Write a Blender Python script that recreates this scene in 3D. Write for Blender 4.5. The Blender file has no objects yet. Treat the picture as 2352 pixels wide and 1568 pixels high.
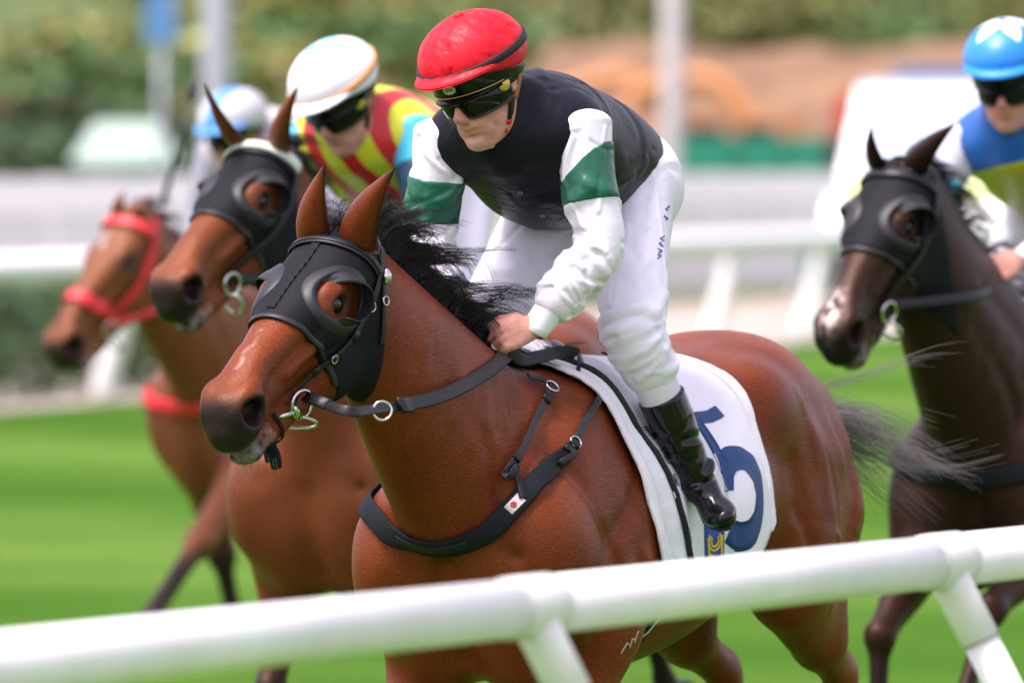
import bpy, bmesh, math, random
import numpy as np
from mathutils import Vector, Matrix, Quaternion
R = math.radians
SC = bpy.context.scene
COL = SC.collection
rng = np.random.default_rng(7)

# ------------------------------------------------------------------ camera, world, sun, exposure
FPX = 20000.0                      # focal length in pixels of a 2352 wide frame
CH = 1.96                          # camera height
PITCH = math.atan((784 - 372) / FPX)
cam = bpy.data.cameras.new('camera'); camo = bpy.data.objects.new('camera', cam); COL.objects.link(camo)
cam.sensor_width = 36; cam.lens = FPX / 2352 * 36; cam.clip_end = 3000; cam.clip_start = 0.5
camo.location = (0, 0, CH); camo.rotation_euler = (R(90) - PITCH, 0, 0)
cam.dof.use_dof = True; cam.dof.focus_distance = 19.45; cam.dof.aperture_fstop = 3.9
cam.dof.aperture_blades = 0
SC.camera = camo
wd = bpy.data.worlds.new('World'); SC.world = wd; wd.use_nodes = True
SUN_EL, SUN_AZ = 66, 240           # azimuth clockwise from +Y: high, from the left
nt = wd.node_tree; bg = nt.nodes['Background']
sky = nt.nodes.new('ShaderNodeTexSky'); sky.sky_type = 'NISHITA'; sky.sun_disc = False
sky.sun_elevation = R(SUN_EL); sky.sun_rotation = R(SUN_AZ); sky.air_density = 1.0; sky.dust_density = 2.0; sky.ozone_density = 1.0
hs = nt.nodes.new('ShaderNodeHueSaturation'); hs.inputs['Saturation'].default_value = 0.4   # overcast: grey-white cloud
nt.links.new(sky.outputs[0], hs.inputs['Color']); wb = nt.nodes.new('ShaderNodeMix'); wb.data_type = 'RGBA'; wb.blend_type = 'MULTIPLY'; wb.inputs[0].default_value = 1; wb.inputs[7].default_value = (1.07, .95, 1.05, 1); nt.links.new(hs.outputs[0], wb.inputs[6]); nt.links.new(wb.outputs[2], bg.inputs[0]); bg.inputs[1].default_value = 0.085
sun = bpy.data.lights.new('sun', 'SUN'); sun.energy = 1.5; sun.angle = R(22); sun.color = (1, .935, .94)
suno = bpy.data.objects.new('sun', sun); COL.objects.link(suno)
_d = Vector((math.sin(R(SUN_AZ)) * math.cos(R(SUN_EL)), math.cos(R(SUN_AZ)) * math.cos(R(SUN_EL)), math.sin(R(SUN_EL))))
suno.rotation_euler = (-_d).to_track_quat('-Z', 'Y').to_euler(); suno.location = _d * 50
SC.view_settings.view_transform = 'Standard'; SC.view_settings.look = 'None'
SC.view_settings.gamma = 1; SC.view_settings.exposure = 1.95
SC.render.engine = 'CYCLES'; SC.cycles.use_denoising = True
SC.cycles.max_bounces = 6; SC.cycles.transparent_max_bounces = 8

# ------------------------------------------------------------------ helpers
_cp, _sp = math.cos(PITCH), math.sin(PITCH)
def P(x, y, Y):
    """photograph position (2352 wide) at world distance Y -> world point"""
    u, v = (x - 1176) / FPX, (784 - y) / FPX
    d = np.array([u, _cp + v * _sp, -_sp + v * _cp])
    return np.array([0, 0, CH]) + d * (Y / d[1])
def proj(p):
    p = np.asarray(p, float); x, y, z = p[0], p[1], p[2] - CH
    dep = y * _cp - z * _sp; up = y * _sp + z * _cp
    return (1176 + FPX * x / dep, 784 - FPX * up / dep)
def nrm(v):
    v = np.asarray(v, float); return v / (np.linalg.norm(v) + 1e-12)
def crom(pts, m):
    """Catmull-Rom through rows of pts, m samples per span"""
    pts = np.asarray(pts, float); n = len(pts); out = []
    if n == 2:
        t = np.linspace(0, 1, m + 1)[:, None]; return pts[0] * (1 - t) + pts[1] * t
    for i in range(n - 1):
        p0 = pts[i - 1] if i else 2 * pts[0] - pts[1]; p1 = pts[i]; p2 = pts[i + 1]
        p3 = pts[i + 2] if i + 2 < n else 2 * pts[-1] - pts[-2]
        t = np.linspace(0, 1, m, endpoint=False)[:, None]
        out.append(.5 * ((2 * p1) + (-p0 + p2) * t + (2 * p0 - 5 * p1 + 4 * p2 - p3) * t * t + (-p0 + 3 * p1 - 3 * p2 + p3) * t ** 3))
    out.append(pts[-1:]); return np.vstack(out)

def smin(a, b, k):
    if k <= 0: return np.minimum(a, b)
    h = np.maximum(k - np.abs(a - b), 0) / k
    return np.minimum(a, b) - h * h * k * .25
def smax(a, b, k): return -smin(-a, -b, k)

def ell_d(px, py, pz, c, R3, r):
    x, y, z = px - c[0], py - c[1], pz - c[2]
    a = x * R3[0][0] + y * R3[0][1] + z * R3[0][2]
    b = x * R3[1][0] + y * R3[1][1] + z * R3[1][2]
    e = x * R3[2][0] + y * R3[2][1] + z * R3[2][2]
    k0 = np.sqrt((a / r[0]) ** 2 + (b / r[1]) ** 2 + (e / r[2]) ** 2)
    k1 = np.sqrt((a / r[0] ** 2) ** 2 + (b / r[1] ** 2) ** 2 + (e / r[2] ** 2) ** 2) + 1e-6
    return k0 * (k0 - 1) / k1
I3 = np.eye(3)

class Field:
    """signed distance grid: things are modelled as smooth unions and carvings, then meshed"""
    def __init__(s, lo, hi, h):
        s.lo = np.asarray(lo, float); s.h = h
        s.n = np.ceil((np.asarray(hi, float) - s.lo) / h).astype(int) + 1
        s.d = np.full(tuple(s.n), 1.0, np.float32)
    def copy(s):
        f = Field.__new__(Field); f.lo, f.h, f.n, f.d = s.lo, s.h, s.n, s.d.copy(); return f
    def box(s, lo, hi):
        i0 = np.clip(np.floor((np.asarray(lo) - s.lo) / s.h).astype(int), 0, s.n - 1)
        i1 = np.clip(np.ceil((np.asarray(hi) - s.lo) / s.h).astype(int) + 1, 1, s.n)
        i1 = np.maximum(i1, i0 + 1)
        sl = tuple(slice(a, b) for a, b in zip(i0, i1))
        ax = [(s.lo[j] + s.h * np.arange(i0[j], i1[j])).astype(np.float32) for j in range(3)]
        return sl, ax[0][:, None, None], ax[1][None, :, None], ax[2][None, None, :]
    def all(s): return s.box(s.lo, s.lo + s.h * s.n)
    def _put(s, sl, t, k, mode):
        cur = s.d[sl]
        if mode == 'u': s.d[sl] = smin(cur, t, k)
        elif mode == 'c': s.d[sl] = smax(cur, -t, k)
        elif mode == 'i': s.d[sl] = smax(cur, t, k)
    def ell(s, c, r, k=.03, Rm=I3, mode='u'):
        c = np.asarray(c, float); r = np.broadcast_to(np.asarray(r, float), 3); m = max(r) + k + 3 * s.h
        sl, x, y, z = s.box(c - m, c + m)
        s._put(sl, ell_d(x, y, z, c, Rm, r), k, mode)
    def tube(s, st, side=(0, 1, 0), k=.03, m=4, mode='u', cap=1.0):
        """st rows: x y z ru rv ; ru along side"""
        q = crom(np.array([r if len(r) == 5 else list(r) + [r[-1]] for r in st], float), m)
        q[:, 3:] = np.maximum(q[:, 3:], .002)
        mg = q[:, 3:].max() + k + 3 * s.h
        sl, X, Y, Z = s.box(q[:, :3].min(0) - mg, q[:, :3].max(0) + mg)
        T = np.full(s.d[sl].shape, 1.0, np.float32); base = [a.start for a in sl]
        side = nrm(side)
        for a, b in zip(q[:-1], q[1:]):
            w = b[:3] - a[:3]; L = np.linalg.norm(w)
            if L < 1e-7: continue
            w = w / L; sd = nrm(side - w * side.dot(w)); v = np.cross(w, sd)
            mm = max(a[3:].max(), b[3:].max()) + k + 3 * s.h
            s2, x, y, z = s.box(np.minimum(a[:3], b[:3]) - mm, np.maximum(a[:3], b[:3]) + mm)
            x, y, z = x - a[0], y - a[1], z - a[2]
            pw = x * w[0] + y * w[1] + z * w[2]
            t = np.clip(pw / L, 0, 1); axl = pw - t * L
            u = x * sd[0] + y * sd[1] + z * sd[2]; vv = x * v[0] + y * v[1] + z * v[2]
            ru = a[3] + (b[3] - a[3]) * t; rv = a[4] + (b[4] - a[4]) * t; ra = np.minimum(ru, rv) * cap
            A, B, C = u / ru, vv / rv, axl / ra
            k0 = np.sqrt(A * A + B * B + C * C); A /= ru; B /= rv; C /= ra
            k1 = np.sqrt(A * A + B * B + C * C) + 1e-6
            lsl = tuple(slice(g.start - bs, g.stop - bs) for g, bs in zip(s2, base))
            ok = all(g.start >= 0 for g in lsl)
            if not ok:
                continue
            T[lsl] = np.minimum(T[lsl], (k0 * (k0 - 1) / k1)[:T[lsl].shape[0], :T[lsl].shape[1], :T[lsl].shape[2]])
        s._put(sl, T, k, mode)
    def loft(s, st, axis, side=(0, 1, 0), k=.03, m=8, cap=.5, mode='u'):
        """like tube, but sections stay square to one axis: no rings on big smooth forms"""
        q = crom(np.array([r if len(r) == 5 else list(r) + [r[-1]] for r in st], float), m)
        w = nrm(axis); sd = nrm(np.asarray(side, float) - w * np.dot(side, w)); v = np.cross(w, sd)
        t = q[:, :3] @ w; o = np.argsort(t); q = q[o]; t = t[o]; cu = q[:, :3] @ sd; cv = q[:, :3] @ v
        mg = q[:, 3:].max() + k + 3 * s.h
        sl, X, Y, Z = s.box(q[:, :3].min(0) - mg, q[:, :3].max(0) + mg)
        T = X * w[0] + Y * w[1] + Z * w[2]; tc = np.clip(T, t[0], t[-1]); ax = T - tc
        u = X * sd[0] + Y * sd[1] + Z * sd[2] - np.interp(tc, t, cu); vv = X * v[0] + Y * v[1] + Z * v[2] - np.interp(tc, t, cv)
        ru = np.interp(tc, t, q[:, 3]); rv = np.interp(tc, t, q[:, 4]); ra = np.minimum(ru, rv) * cap
        A, B, C = u / ru, vv / rv, ax / ra
        k0 = np.sqrt(A * A + B * B + C * C); A /= ru; B /= rv; C /= ra
        s._put(sl, (k0 * (k0 - 1) / (np.sqrt(A * A + B * B + C * C) + 1e-6)).astype(np.float32), k, mode)
    def relief(s, pts, width, depth, m=4):
        """gaussian groove (depth>0) or ridge (depth<0) along a polyline; pts rows x y z [width scale]"""
        q = crom(np.asarray(pts, float)[:, :3], m); mg = width * 2.6
        sl, X, Y, Z = s.box(q.min(0) - mg, q.max(0) + mg)
        D = np.full(s.d[sl].shape, 9.0, np.float32)
        for a, b in zip(q[:-1], q[1:]):
            w = b - a; L2 = w.dot(w) + 1e-12
            t = np.clip(((X - a[0]) * w[0] + (Y - a[1]) * w[1] + (Z - a[2]) * w[2]) / L2, 0, 1)
            D = np.minimum(D, (X - a[0] - t * w[0]) ** 2 + (Y - a[1] - t * w[1]) ** 2 + (Z - a[2] - t * w[2]) ** 2)
        s.d[sl] += (depth * np.exp(-D / (width * width))).astype(np.float32)
    def blur(s, it=1):
        for _ in range(it):
            for ax in range(3):
                a = s.d; b = a.copy()
                i = [slice(None)] * 3; j = [slice(None)] * 3; c = [slice(None)] * 3
                i[ax] = slice(0, -2); j[ax] = slice(2, None); c[ax] = slice(1, -1)
                b[tuple(c)] = .25 * a[tuple(i)] + .5 * a[tuple(c)] + .25 * a[tuple(j)]
                s.d = b
    def at(s, p):
        p = np.asarray(p, float); g = (p - s.lo) / s.h
        g = np.clip(g, 0, s.n - 1.001); i = g.astype(int); f = g - i; o = 0
        for dx in (0, 1):
            for dy in (0, 1):
                for dz in (0, 1):
                    w = (f[..., 0] if dx else 1 - f[..., 0]) * (f[..., 1] if dy else 1 - f[..., 1]) * (f[..., 2] if dz else 1 - f[..., 2])
                    o = o + w * s.d[i[..., 0] + dx, i[..., 1] + dy, i[..., 2] + dz]
        return o
    def grad(s, p):
        e = s.h; g = []
        for ax in range(3):
            dv = np.zeros(3); dv[ax] = e
            g.append((s.at(p + dv) - s.at(p - dv)))
        g = np.stack(g, -1); return g / (np.linalg.norm(g, axis=-1, keepdims=True) + 1e-9)
    def project(s, p, off=0.0, it=12):
        p = np.array(p, float)
        for _ in range(it):
            p = p - s.grad(p) * np.clip(s.at(p) - off, -.03, .03)[..., None] * .85
        return p
    def mesh(s):
        """naive surface nets"""
        d = s.d; ins = d < 0
        c = np.zeros(tuple(s.n - 1), np.int8)
        for dx in (0, 1):
            for dy in (0, 1):
                for dz in (0, 1):
                    c += ins[dx:s.n[0] - 1 + dx, dy:s.n[1] - 1 + dy, dz:s.n[2] - 1 + dz]
        act = (c > 0) & (c < 8); idx = np.argwhere(act)
        if len(idx) == 0: return np.zeros((0, 3)), np.zeros((0, 4), int)
        num = np.full(act.shape, -1, np.int64); num[act] = np.arange(len(idx))
        acc = np.zeros((len(idx), 3)); cnt = np.zeros(len(idx))
        cor = [(a, b, e) for a in (0, 1) for b in (0, 1) for e in (0, 1)]
        vals = {q: d[idx[:, 0] + q[0], idx[:, 1] + q[1], idx[:, 2] + q[2]].astype(float) for q in cor}
        for p in cor:
            for ax in range(3):
                if p[ax] == 0:
                    q = list(p); q[ax] = 1; q = tuple(q)
                    a, b = vals[p], vals[q]; m = (a < 0) != (b < 0)
                    t = np.where(m, a / np.where(np.abs(a - b) < 1e-12, 1, a - b), 0)
                    pos = np.tile(np.array(p, float), (len(idx), 1)); pos[:, ax] = t
                    acc[m] += pos[m]; cnt[m] += 1
        V = s.lo + s.h * (idx + acc / cnt[:, None])
        F = []
        for ax in range(3):
            a1, a2 = (ax + 1) % 3, (ax + 2) % 3
            A = [slice(None)] * 3; B = [slice(None)] * 3
            A[ax] = slice(0, -1); B[ax] = slice(1, None)
            ch = ins[tuple(A)] != ins[tuple(B)]
            e = np.argwhere(ch); e = e[(e[:, a1] > 0) & (e[:, a2] > 0) & (e[:, a1] < s.n[a1] - 1) & (e[:, a2] < s.n[a2] - 1)]
            def cell(o1, o2):
                q = e.copy(); q[:, a1] -= o1; q[:, a2] -= o2; return num[q[:, 0], q[:, 1], q[:, 2]]
            quad = np.stack([cell(1, 1), cell(0, 1), cell(0, 0), cell(1, 0)], 1)
            flip = ~ins[e[:, 0], e[:, 1], e[:, 2]]
            quad[flip] = quad[flip][:, ::-1]
            F.append(quad)
        F = np.vstack(F); F = F[(F >= 0).all(1)]
        return V, F

def mesh_obj(name, V, F, mat=None, parent=None, smooth=True, mw=None, attrs=None, uv=None):
    """one mesh object; V in the parent's coordinates"""
    me = bpy.data.meshes.new(name)
    V = np.asarray(V, np.float32)
    if isinstance(F, np.ndarray) and F.ndim == 2:
        k = F.shape[1]
        me.vertices.add(len(V)); me.vertices.foreach_set('co', V.ravel())
        me.loops.add(F.size); me.loops.foreach_set('vertex_index', F.ravel().astype(np.int32))
        me.polygons.add(len(F)); me.polygons.foreach_set('loop_start', np.arange(0, F.size, k, dtype=np.int32))
        try: me.polygons.foreach_set('loop_total', np.full(len(F), k, np.int32))
        except Exception: pass
    else:
        me.from_pydata([tuple(map(float, v)) for v in V], [], [tuple(int(i) for i in f) for f in F])
    for nme, a in (attrs or {}).items():
        a = np.asarray(a, np.float32)
        at = me.attributes.new(nme, 'FLOAT_VECTOR' if a.ndim == 2 else 'FLOAT', 'POINT')
        at.data.foreach_set('vector' if a.ndim == 2 else 'value', a.ravel())
    me.update(calc_edges=True); me.validate()
    if smooth: me.polygons.foreach_set('use_smooth', np.ones(len(me.polygons), bool))
    if mat: me.materials.append(mat)
    o = bpy.data.objects.new(name, me); COL.objects.link(o)
    if parent: o.parent = parent
    if mw is not None: o.matrix_world = mw
    return o
def tag(o, label=None, cat=None, group=None, kind=None):
    if label: o['label'] = label
    if cat: o['category'] = cat
    if group: o['group'] = group
    if kind: o['kind'] = kind
    return o
def thing(name, label, cat, mat4=None, group=None):
    o = bpy.data.objects.new(name, None); COL.objects.link(o); o.empty_display_size = .1
    if mat4 is not None: o.matrix_world = mat4
    return tag(o, label, cat, group)

# ---- small mesh builders (return V, F) -------------------------------------------------
def join(*ms):
    V, F, n = [], [], 0
    for v, f in ms:
        V += [tuple(q) for q in v]; F += [tuple(int(i) + n for i in q) for q in f]; n += len(v)
    return V, F
def frames(pts, up=(0, 0, 1)):
    pts = np.asarray(pts, float); t = np.gradient(pts, axis=0); t /= np.linalg.norm(t, axis=1, keepdims=True) + 1e-12
    up = np.asarray(up, float); s = []
    prev = None
    for q in t:
        c = np.cross(q, up) if prev is None else prev - q * prev.dot(q)
        if np.linalg.norm(c) < 1e-6: c = np.cross(q, (1, 0, 0))
        prev = nrm(c); s.append(prev)
    s = np.array(s); return t, s, np.cross(s, t)
def tubem(pts, r, n=10, caps=True, up=(0, 0, 1)):
    """round tube along pts; r scalar or per point"""
    pts = np.asarray(pts, float); m = len(pts); r = np.broadcast_to(np.asarray(r, float), (m,))
    t, s, b = frames(pts, up); a = np.linspace(0, 2 * math.pi, n, endpoint=False)
    V = (pts[:, None] + r[:, None, None] * (np.cos(a)[None, :, None] * s[:, None] + np.sin(a)[None, :, None] * b[:, None])).reshape(-1, 3)
    F = [(i * n + j, i * n + (j + 1) % n, (i + 1) * n + (j + 1) % n, (i + 1) * n + j) for i in range(m - 1) for j in range(n)]
    V = list(map(tuple, V))
    if caps:
        F.append(tuple(range(n - 1, -1, -1))); F.append(tuple((m - 1) * n + j for j in range(n)))
    return V, F
def strap(pts, nor, w, th):
    """flat strap along pts with surface normals nor; width w (scalar or array), thickness th"""
    pts = np.asarray(pts, float); nor = np.asarray(nor, float); m = len(pts)
    t = np.gradient(pts, axis=0); t /= np.linalg.norm(t, axis=1, keepdims=True) + 1e-12
    s = np.cross(t, nor); s /= np.linalg.norm(s, axis=1, keepdims=True) + 1e-12
    nn = np.cross(s, t); w = np.broadcast_to(np.asarray(w, float), (m,))[:, None]
    prof = [(-.5, 0), (-.5, .75), (-.4, 1), (.4, 1), (.5, .75), (.5, 0)]
    V = np.stack([pts + s * w * a + nn * th * b for a, b in prof], 1).reshape(-1, 3); n = len(prof)
    F = [(i * n + j, i * n + (j + 1) % n, (i + 1) * n + (j + 1) % n, (i + 1) * n + j) for i in range(m - 1) for j in range(n)]
    F.append(tuple(range(n - 1, -1, -1))); F.append(tuple((m - 1) * n + j for j in range(n)))
    return list(map(tuple, V)), F
def boxm(c, s, rot=None):
    c = np.asarray(c, float); s = np.asarray(s, float) / 2
    V = np.array([(x, y, z) for x in (-1, 1) for y in (-1, 1) for z in (-1, 1)], float) * s
    if rot is not None: V = V @ np.asarray(rot).T
    V = V + c
    return list(map(tuple, V)), [(0, 1, 3, 2), (4, 6, 7, 5), (0, 4, 5, 1), (2, 3, 7, 6), (0, 2, 6, 4), (1, 5, 7, 3)]
def spherem(c, r, nu=24, nv=14, Rm=None):
    r = np.broadcast_to(np.asarray(r, float), 3); V = []
    for i in range(nv + 1):
        th = math.pi * i / nv
        for j in range(nu):
            ph = 2 * math.pi * j / nu
            V.append((r[0] * math.sin(th) * math.cos(ph), r[1] * math.sin(th) * math.sin(ph), r[2] * math.cos(th)))
    V = np.array(V)
    if Rm is not None: V = V @ np.asarray(Rm)
    V = V + np.asarray(c)
    F = [(i * nu + j, (i + 1) * nu + j, (i + 1) * nu + (j + 1) % nu, i * nu + (j + 1) % nu) for i in range(nv) for j in range(nu)]
    return list(map(tuple, V)), F
def gridF(nu, nv, wrap=False):
    return [(i * nv + j, i * nv + (j + 1) % nv, (i + 1) * nv + (j + 1) % nv, (i + 1) * nv + j) for i in range(nu - 1) for j in range(nv if wrap else nv - 1)]
def ringm(c, nrmv, ra, r, n=36, k=8, rb=None, upv=(0, 0, 1)):
    """torus; ra radius (rb other radius), r tube"""
    nv = nrm(nrmv); u = nrm(np.cross(nv, upv)); v = np.cross(nv, u); rb = rb or ra
    a = np.linspace(0, 2 * math.pi, n, endpoint=False); b = np.linspace(0, 2 * math.pi, k, endpoint=False)
    V = []
    for q in a:
        rad = u * math.cos(q) * ra + v * math.sin(q) * rb; rd = nrm(rad)
        for w in b: V.append(np.asarray(c) + rad + rd * r * math.cos(w) + nv * r * math.sin(w))
    F = [(i * k + j, i * k + (j + 1) % k, ((i + 1) % n) * k + (j + 1) % k, ((i + 1) % n) * k + j) for i in range(n) for j in range(k)]
    return list(map(tuple, V)), F

# ------------------------------------------------------------------ materials
def mat(name, col, rough=.6, spec=.5, metal=0, sheen=0, bump=None, coat=0, var=None, sub=0):
    """col base colour; var=(scale, amount) mottling; bump=(scale, strength, distance)"""
    m = bpy.data.materials.new(name); m.use_nodes = True; t = m.node_tree; b = t.nodes['Principled BSDF']
    b.inputs['Base Color'].default_value = (*col, 1); b.inputs['Roughness'].default_value = rough
    b.inputs['Specular IOR Level'].default_value = spec; b.inputs['Metallic'].default_value = metal
    b.inputs['Coat Weight'].default_value = coat; b.inputs['Sheen Weight'].default_value = sheen
    if sub:
        b.inputs['Subsurface Weight'].default_value = sub; b.inputs['Subsurface Radius'].default_value = (.01, .004, .002); b.inputs['Subsurface Scale'].default_value = 1
    tc = None
    if var or bump: tc = t.nodes.new('ShaderNodeTexCoord')
    if var:
        n = t.nodes.new('ShaderNodeTexNoise'); n.inputs['Scale'].default_value = var[0]; n.inputs['Detail'].default_value = 4
        t.links.new(tc.outputs['Object'], n.inputs['Vector'])
        r = t.nodes.new('ShaderNodeValToRGB'); a = var[1]
        r.color_ramp.elements[0].position = .3; r.color_ramp.elements[1].position = .7
        r.color_ramp.elements[0].color = (*[c * (1 - a) for c in col], 1); r.color_ramp.elements[1].color = (*[min(1, c * (1 + a)) for c in col], 1)
        t.links.new(n.outputs[0], r.inputs[0]); t.links.new(r.outputs[0], b.inputs['Base Color'])
    if bump:
        n = t.nodes.new('ShaderNodeTexNoise'); n.inputs['Scale'].default_value = bump[0]; n.inputs['Detail'].default_value = 5
        t.links.new(tc.outputs['Object'], n.inputs['Vector'])
        p = t.nodes.new('ShaderNodeBump'); p.inputs['Strength'].default_value = bump[1]; p.inputs['Distance'].default_value = bump[2]
        t.links.new(n.outputs[0], p.inputs['Height']); t.links.new(p.outputs[0], b.inputs['Normal'])
    return m

# ------------------------------------------------------------------ setting
HDG = R(65); HV = np.array([-math.cos(HDG), -math.sin(HDG), 0])
def turf_mat():
    m = bpy.data.materials.new('turf'); m.use_nodes = True; t = m.node_tree; b = t.nodes['Principled BSDF']; N = t.nodes.new; K = t.links.new
    tc = N('ShaderNodeTexCoord'); sx = N('ShaderNodeVectorMath'); sx.operation = 'DOT_PRODUCT'; sx.inputs[1].default_value = (.42, .906, 0); K(tc.outputs['Object'], sx.inputs[0])
    w = N('ShaderNodeMath'); w.operation = 'SINE'; k = N('ShaderNodeMath'); k.operation = 'MULTIPLY_ADD'; k.inputs[1].default_value = 2 * math.pi / 13.0; k.inputs[2].default_value = 1.5; K(sx.outputs['Value'], k.inputs[0]); K(k.outputs[0], w.inputs[0])
    n = N('ShaderNodeTexNoise'); n.inputs['Scale'].default_value = .55; n.inputs['Detail'].default_value = 6; K(tc.outputs['Object'], n.inputs['Vector'])
    ad = N('ShaderNodeMath'); ad.operation = 'MULTIPLY_ADD'; ad.inputs[1].default_value = .85; K(n.outputs[0], ad.inputs[0]); sc = N('ShaderNodeMath'); sc.operation = 'MULTIPLY'; sc.inputs[1].default_value = .20; K(w.outputs[0], sc.inputs[0]); K(sc.outputs[0], ad.inputs[2])
    r = N('ShaderNodeValToRGB'); e = r.color_ramp.elements; e[0].position = .22; e[0].color = (.045, .125, .005, 1); e[1].position = .68; e[1].color = (.108, .20, .028, 1); K(ad.outputs[0], r.inputs[0])
    n2 = N('ShaderNodeTexNoise'); n2.inputs['Scale'].default_value = 30; n2.inputs['Detail'].default_value = 4; K(tc.outputs['Object'], n2.inputs['Vector'])
    mx = N('ShaderNodeMix'); mx.data_type = 'RGBA'; mx.blend_type = 'MULTIPLY'; mx.inputs[0].default_value = .6; K(r.outputs[0], mx.inputs[6]); K(n2.outputs[0], mx.inputs[7])
    r2 = N('ShaderNodeValToRGB'); r2.color_ramp.elements[0].position = .3; r2.color_ramp.elements[0].color = (.55, .6, .5, 1); r2.color_ramp.elements[1].position = .7; r2.color_ramp.elements[1].color = (1, 1, 1, 1); K(n2.outputs[0], r2.inputs[0]); K(r2.outputs[0], mx.inputs[7])
    K(mx.outputs[2], b.inputs['Base Color']); b.inputs['Roughness'].default_value = .9; b.inputs['Specular IOR Level'].default_value = .05
    bp = N('ShaderNodeBump'); bp.inputs['Strength'].default_value = .6; bp.inputs['Distance'].default_value = .05; K(n2.outputs[0], bp.inputs['Height']); K(bp.outputs[0], b.inputs['Normal'])
    return m
def sheet(name, pts, z, m): return tag(mesh_obj(name, [(x, y, z) for x, y in pts], [tuple(range(len(pts)))], m, smooth=False), kind='structure')
sheet('ground', [(-500, -120), (500, -120), (500, 900), (-500, 900)], -.01, mat('earth_ground', (.09, .10, .045), .9, .2, var=(.05, .4)))
# far rail line from (-3.8, 69) to (2.54, 92); the sand track lies beyond it
RA, RB = np.array([-3.8, 69.0]), np.array([2.54, 92.0]); RD = (RB - RA) / np.linalg.norm(RB - RA); RN = np.array([RD[1], -RD[0]])   # RN: towards the right
def alongr(t, o): return tuple(RA + RD * t - RN * o)        # o > 0: beyond the rail (left of the line)
sheet('turf_track', [alongr(-190, .1), alongr(400, .1), (420, 454), (420, -114)], -.004, turf_mat())
sheet('sand_track', [alongr(-190, .1), alongr(400, .1), alongr(400, 8), alongr(-190, 8)], .0, mat('pale_sand', (.36, .31, .26), .9, .2, var=(.6, .12), bump=(8, .4, .05)))
PVC = mat('white_pvc', (.87, .86, .84), .34, .45, var=(7, .05), bump=(14, .06, .004))
PVC2 = mat('cream_pvc_fitting', (.78, .775, .73), .4, .5)
SEAL = mat('joint_line', (.30, .27, .20), .7)

# ---- near running rail: round tube on angled posts
def near_rail():
    A = P(0, 1528, 13.2); B = P(2352, 1266, 17.0); A[2] = B[2] = (A[2] + B[2]) / 2
    d = (B - A) / np.linalg.norm(B - A); root = thing('running_rail', 'thick white tubular rail crossing the foreground on slanting posts', 'rail', Matrix.Translation(Vector((*A[:2], 0))))
    A0 = np.array([A[0], A[1], 0]); zc = A[2]; rad = .0505
    side = nrm(np.cross(d, (0, 0, 1)))                        # towards the camera side
    def at(t): return np.array([d[0] * t, d[1] * t, zc])
    # tees are where the photograph shows them
    def solve(x):
        lo, hi = -3, 9
        for _ in range(50):
            mid = (lo + hi) / 2
            if proj(A0 + at(mid))[0] < x: lo = mid
            else: hi = mid
        return lo
    ts = [solve(1228), solve(2175)]; sp = ts[1] - ts[0]; tees = [ts[0] - 2.6 * sp, ts[0] - 1.3 * sp, ts[0], ts[1], ts[1] + sp, ts[1] + 2 * sp]
    ends = [tees[0] - .6] + tees + [tees[-1] + .6]
    for a, b in zip(ends[:-1], ends[1:]): mesh_obj('rail_tube', *tubem([at(a + (.035 if a in tees else 0)), at(b - (.035 if b in tees else 0))], rad, 40), PVC, root)
    lean = nrm(np.array([side[0] * -.0, side[1] * -.0, -1.0]))
    for t in tees:
        c = at(t); V1 = tubem([c - d * .115, c - d * .11, c + d * .045, c + d * .05], [rad + .0008, rad + .004, rad + .004, rad + .0008], 40)
        tf = mesh_obj('tee_fitting', *V1, PVC2, root)
        for o in (-.112, .047): mesh_obj('joint_line', *ringm(c + d * o, d, rad + .0022, .0014, 40, 6), SEAL, tf)
        # post slants away under the course side and towards the right
        pd = nrm(np.array([.50, .0, -1.0])); st = c + pd * .035 - d * .03
        mesh_obj('socket', *tubem([st, st + pd * .03, st + pd * .13, st + pd * .133], [.040, .0385, .0385, .034], 32), PVC2, tf)
        L = (zc - .0) / -pd[2]; mesh_obj('post', *tubem([st + pd * .12, c + pd * (L + .25)], .0345, 32), PVC, root)
        mesh_obj('joint_line', *ringm(st + pd * .132, pd, .0375, .0016, 32, 6, upv=(0, 1, 0)), SEAL, tf)
near_rail()

def far_rail(name, label, ts, off, h, rad, step, z0=0.0):
    o = np.array([*alongr(ts[0], off), 0]); root = thing(name, label, 'rail', Matrix.Translation(Vector(o)))
    d = np.array([RD[0], RD[1], 0]); L = ts[1] - ts[0]
    mesh_obj('rail_tube', *tubem([(0, 0, h), d * L + (0, 0, h)], rad, 16), PVC, root)
    n = int(L / step)
    tp = []
    for xx in (300,):
        lo, hi = 0, L
        for _ in range(50):
            mid = (lo + hi) / 2; lo, hi = (mid, hi) if proj(o + d * mid)[0] < xx else (lo, mid)
        tp.append(lo)
    ph = tp[0] % step
    nb = np.array([RN[0], RN[1], 0]) * -.0
    for i in range(n + 1):
        p = d * (i * step + ph); lean = np.array([RN[0], RN[1], 0]) * .0
        pts = [p + (.02, 0, h - .02), p + np.array([-.06, 0, h - .40]), p + np.array([-.26, 0, .0])]
        mesh_obj('post', *tubem(crom(pts, 5), .095, 12), PVC, root)
far_rail('running_rail', 'far white running rail along the edge of the turf behind the horses', (-45, 110), 0.0, 1.12, .115, 4.1)
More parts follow.
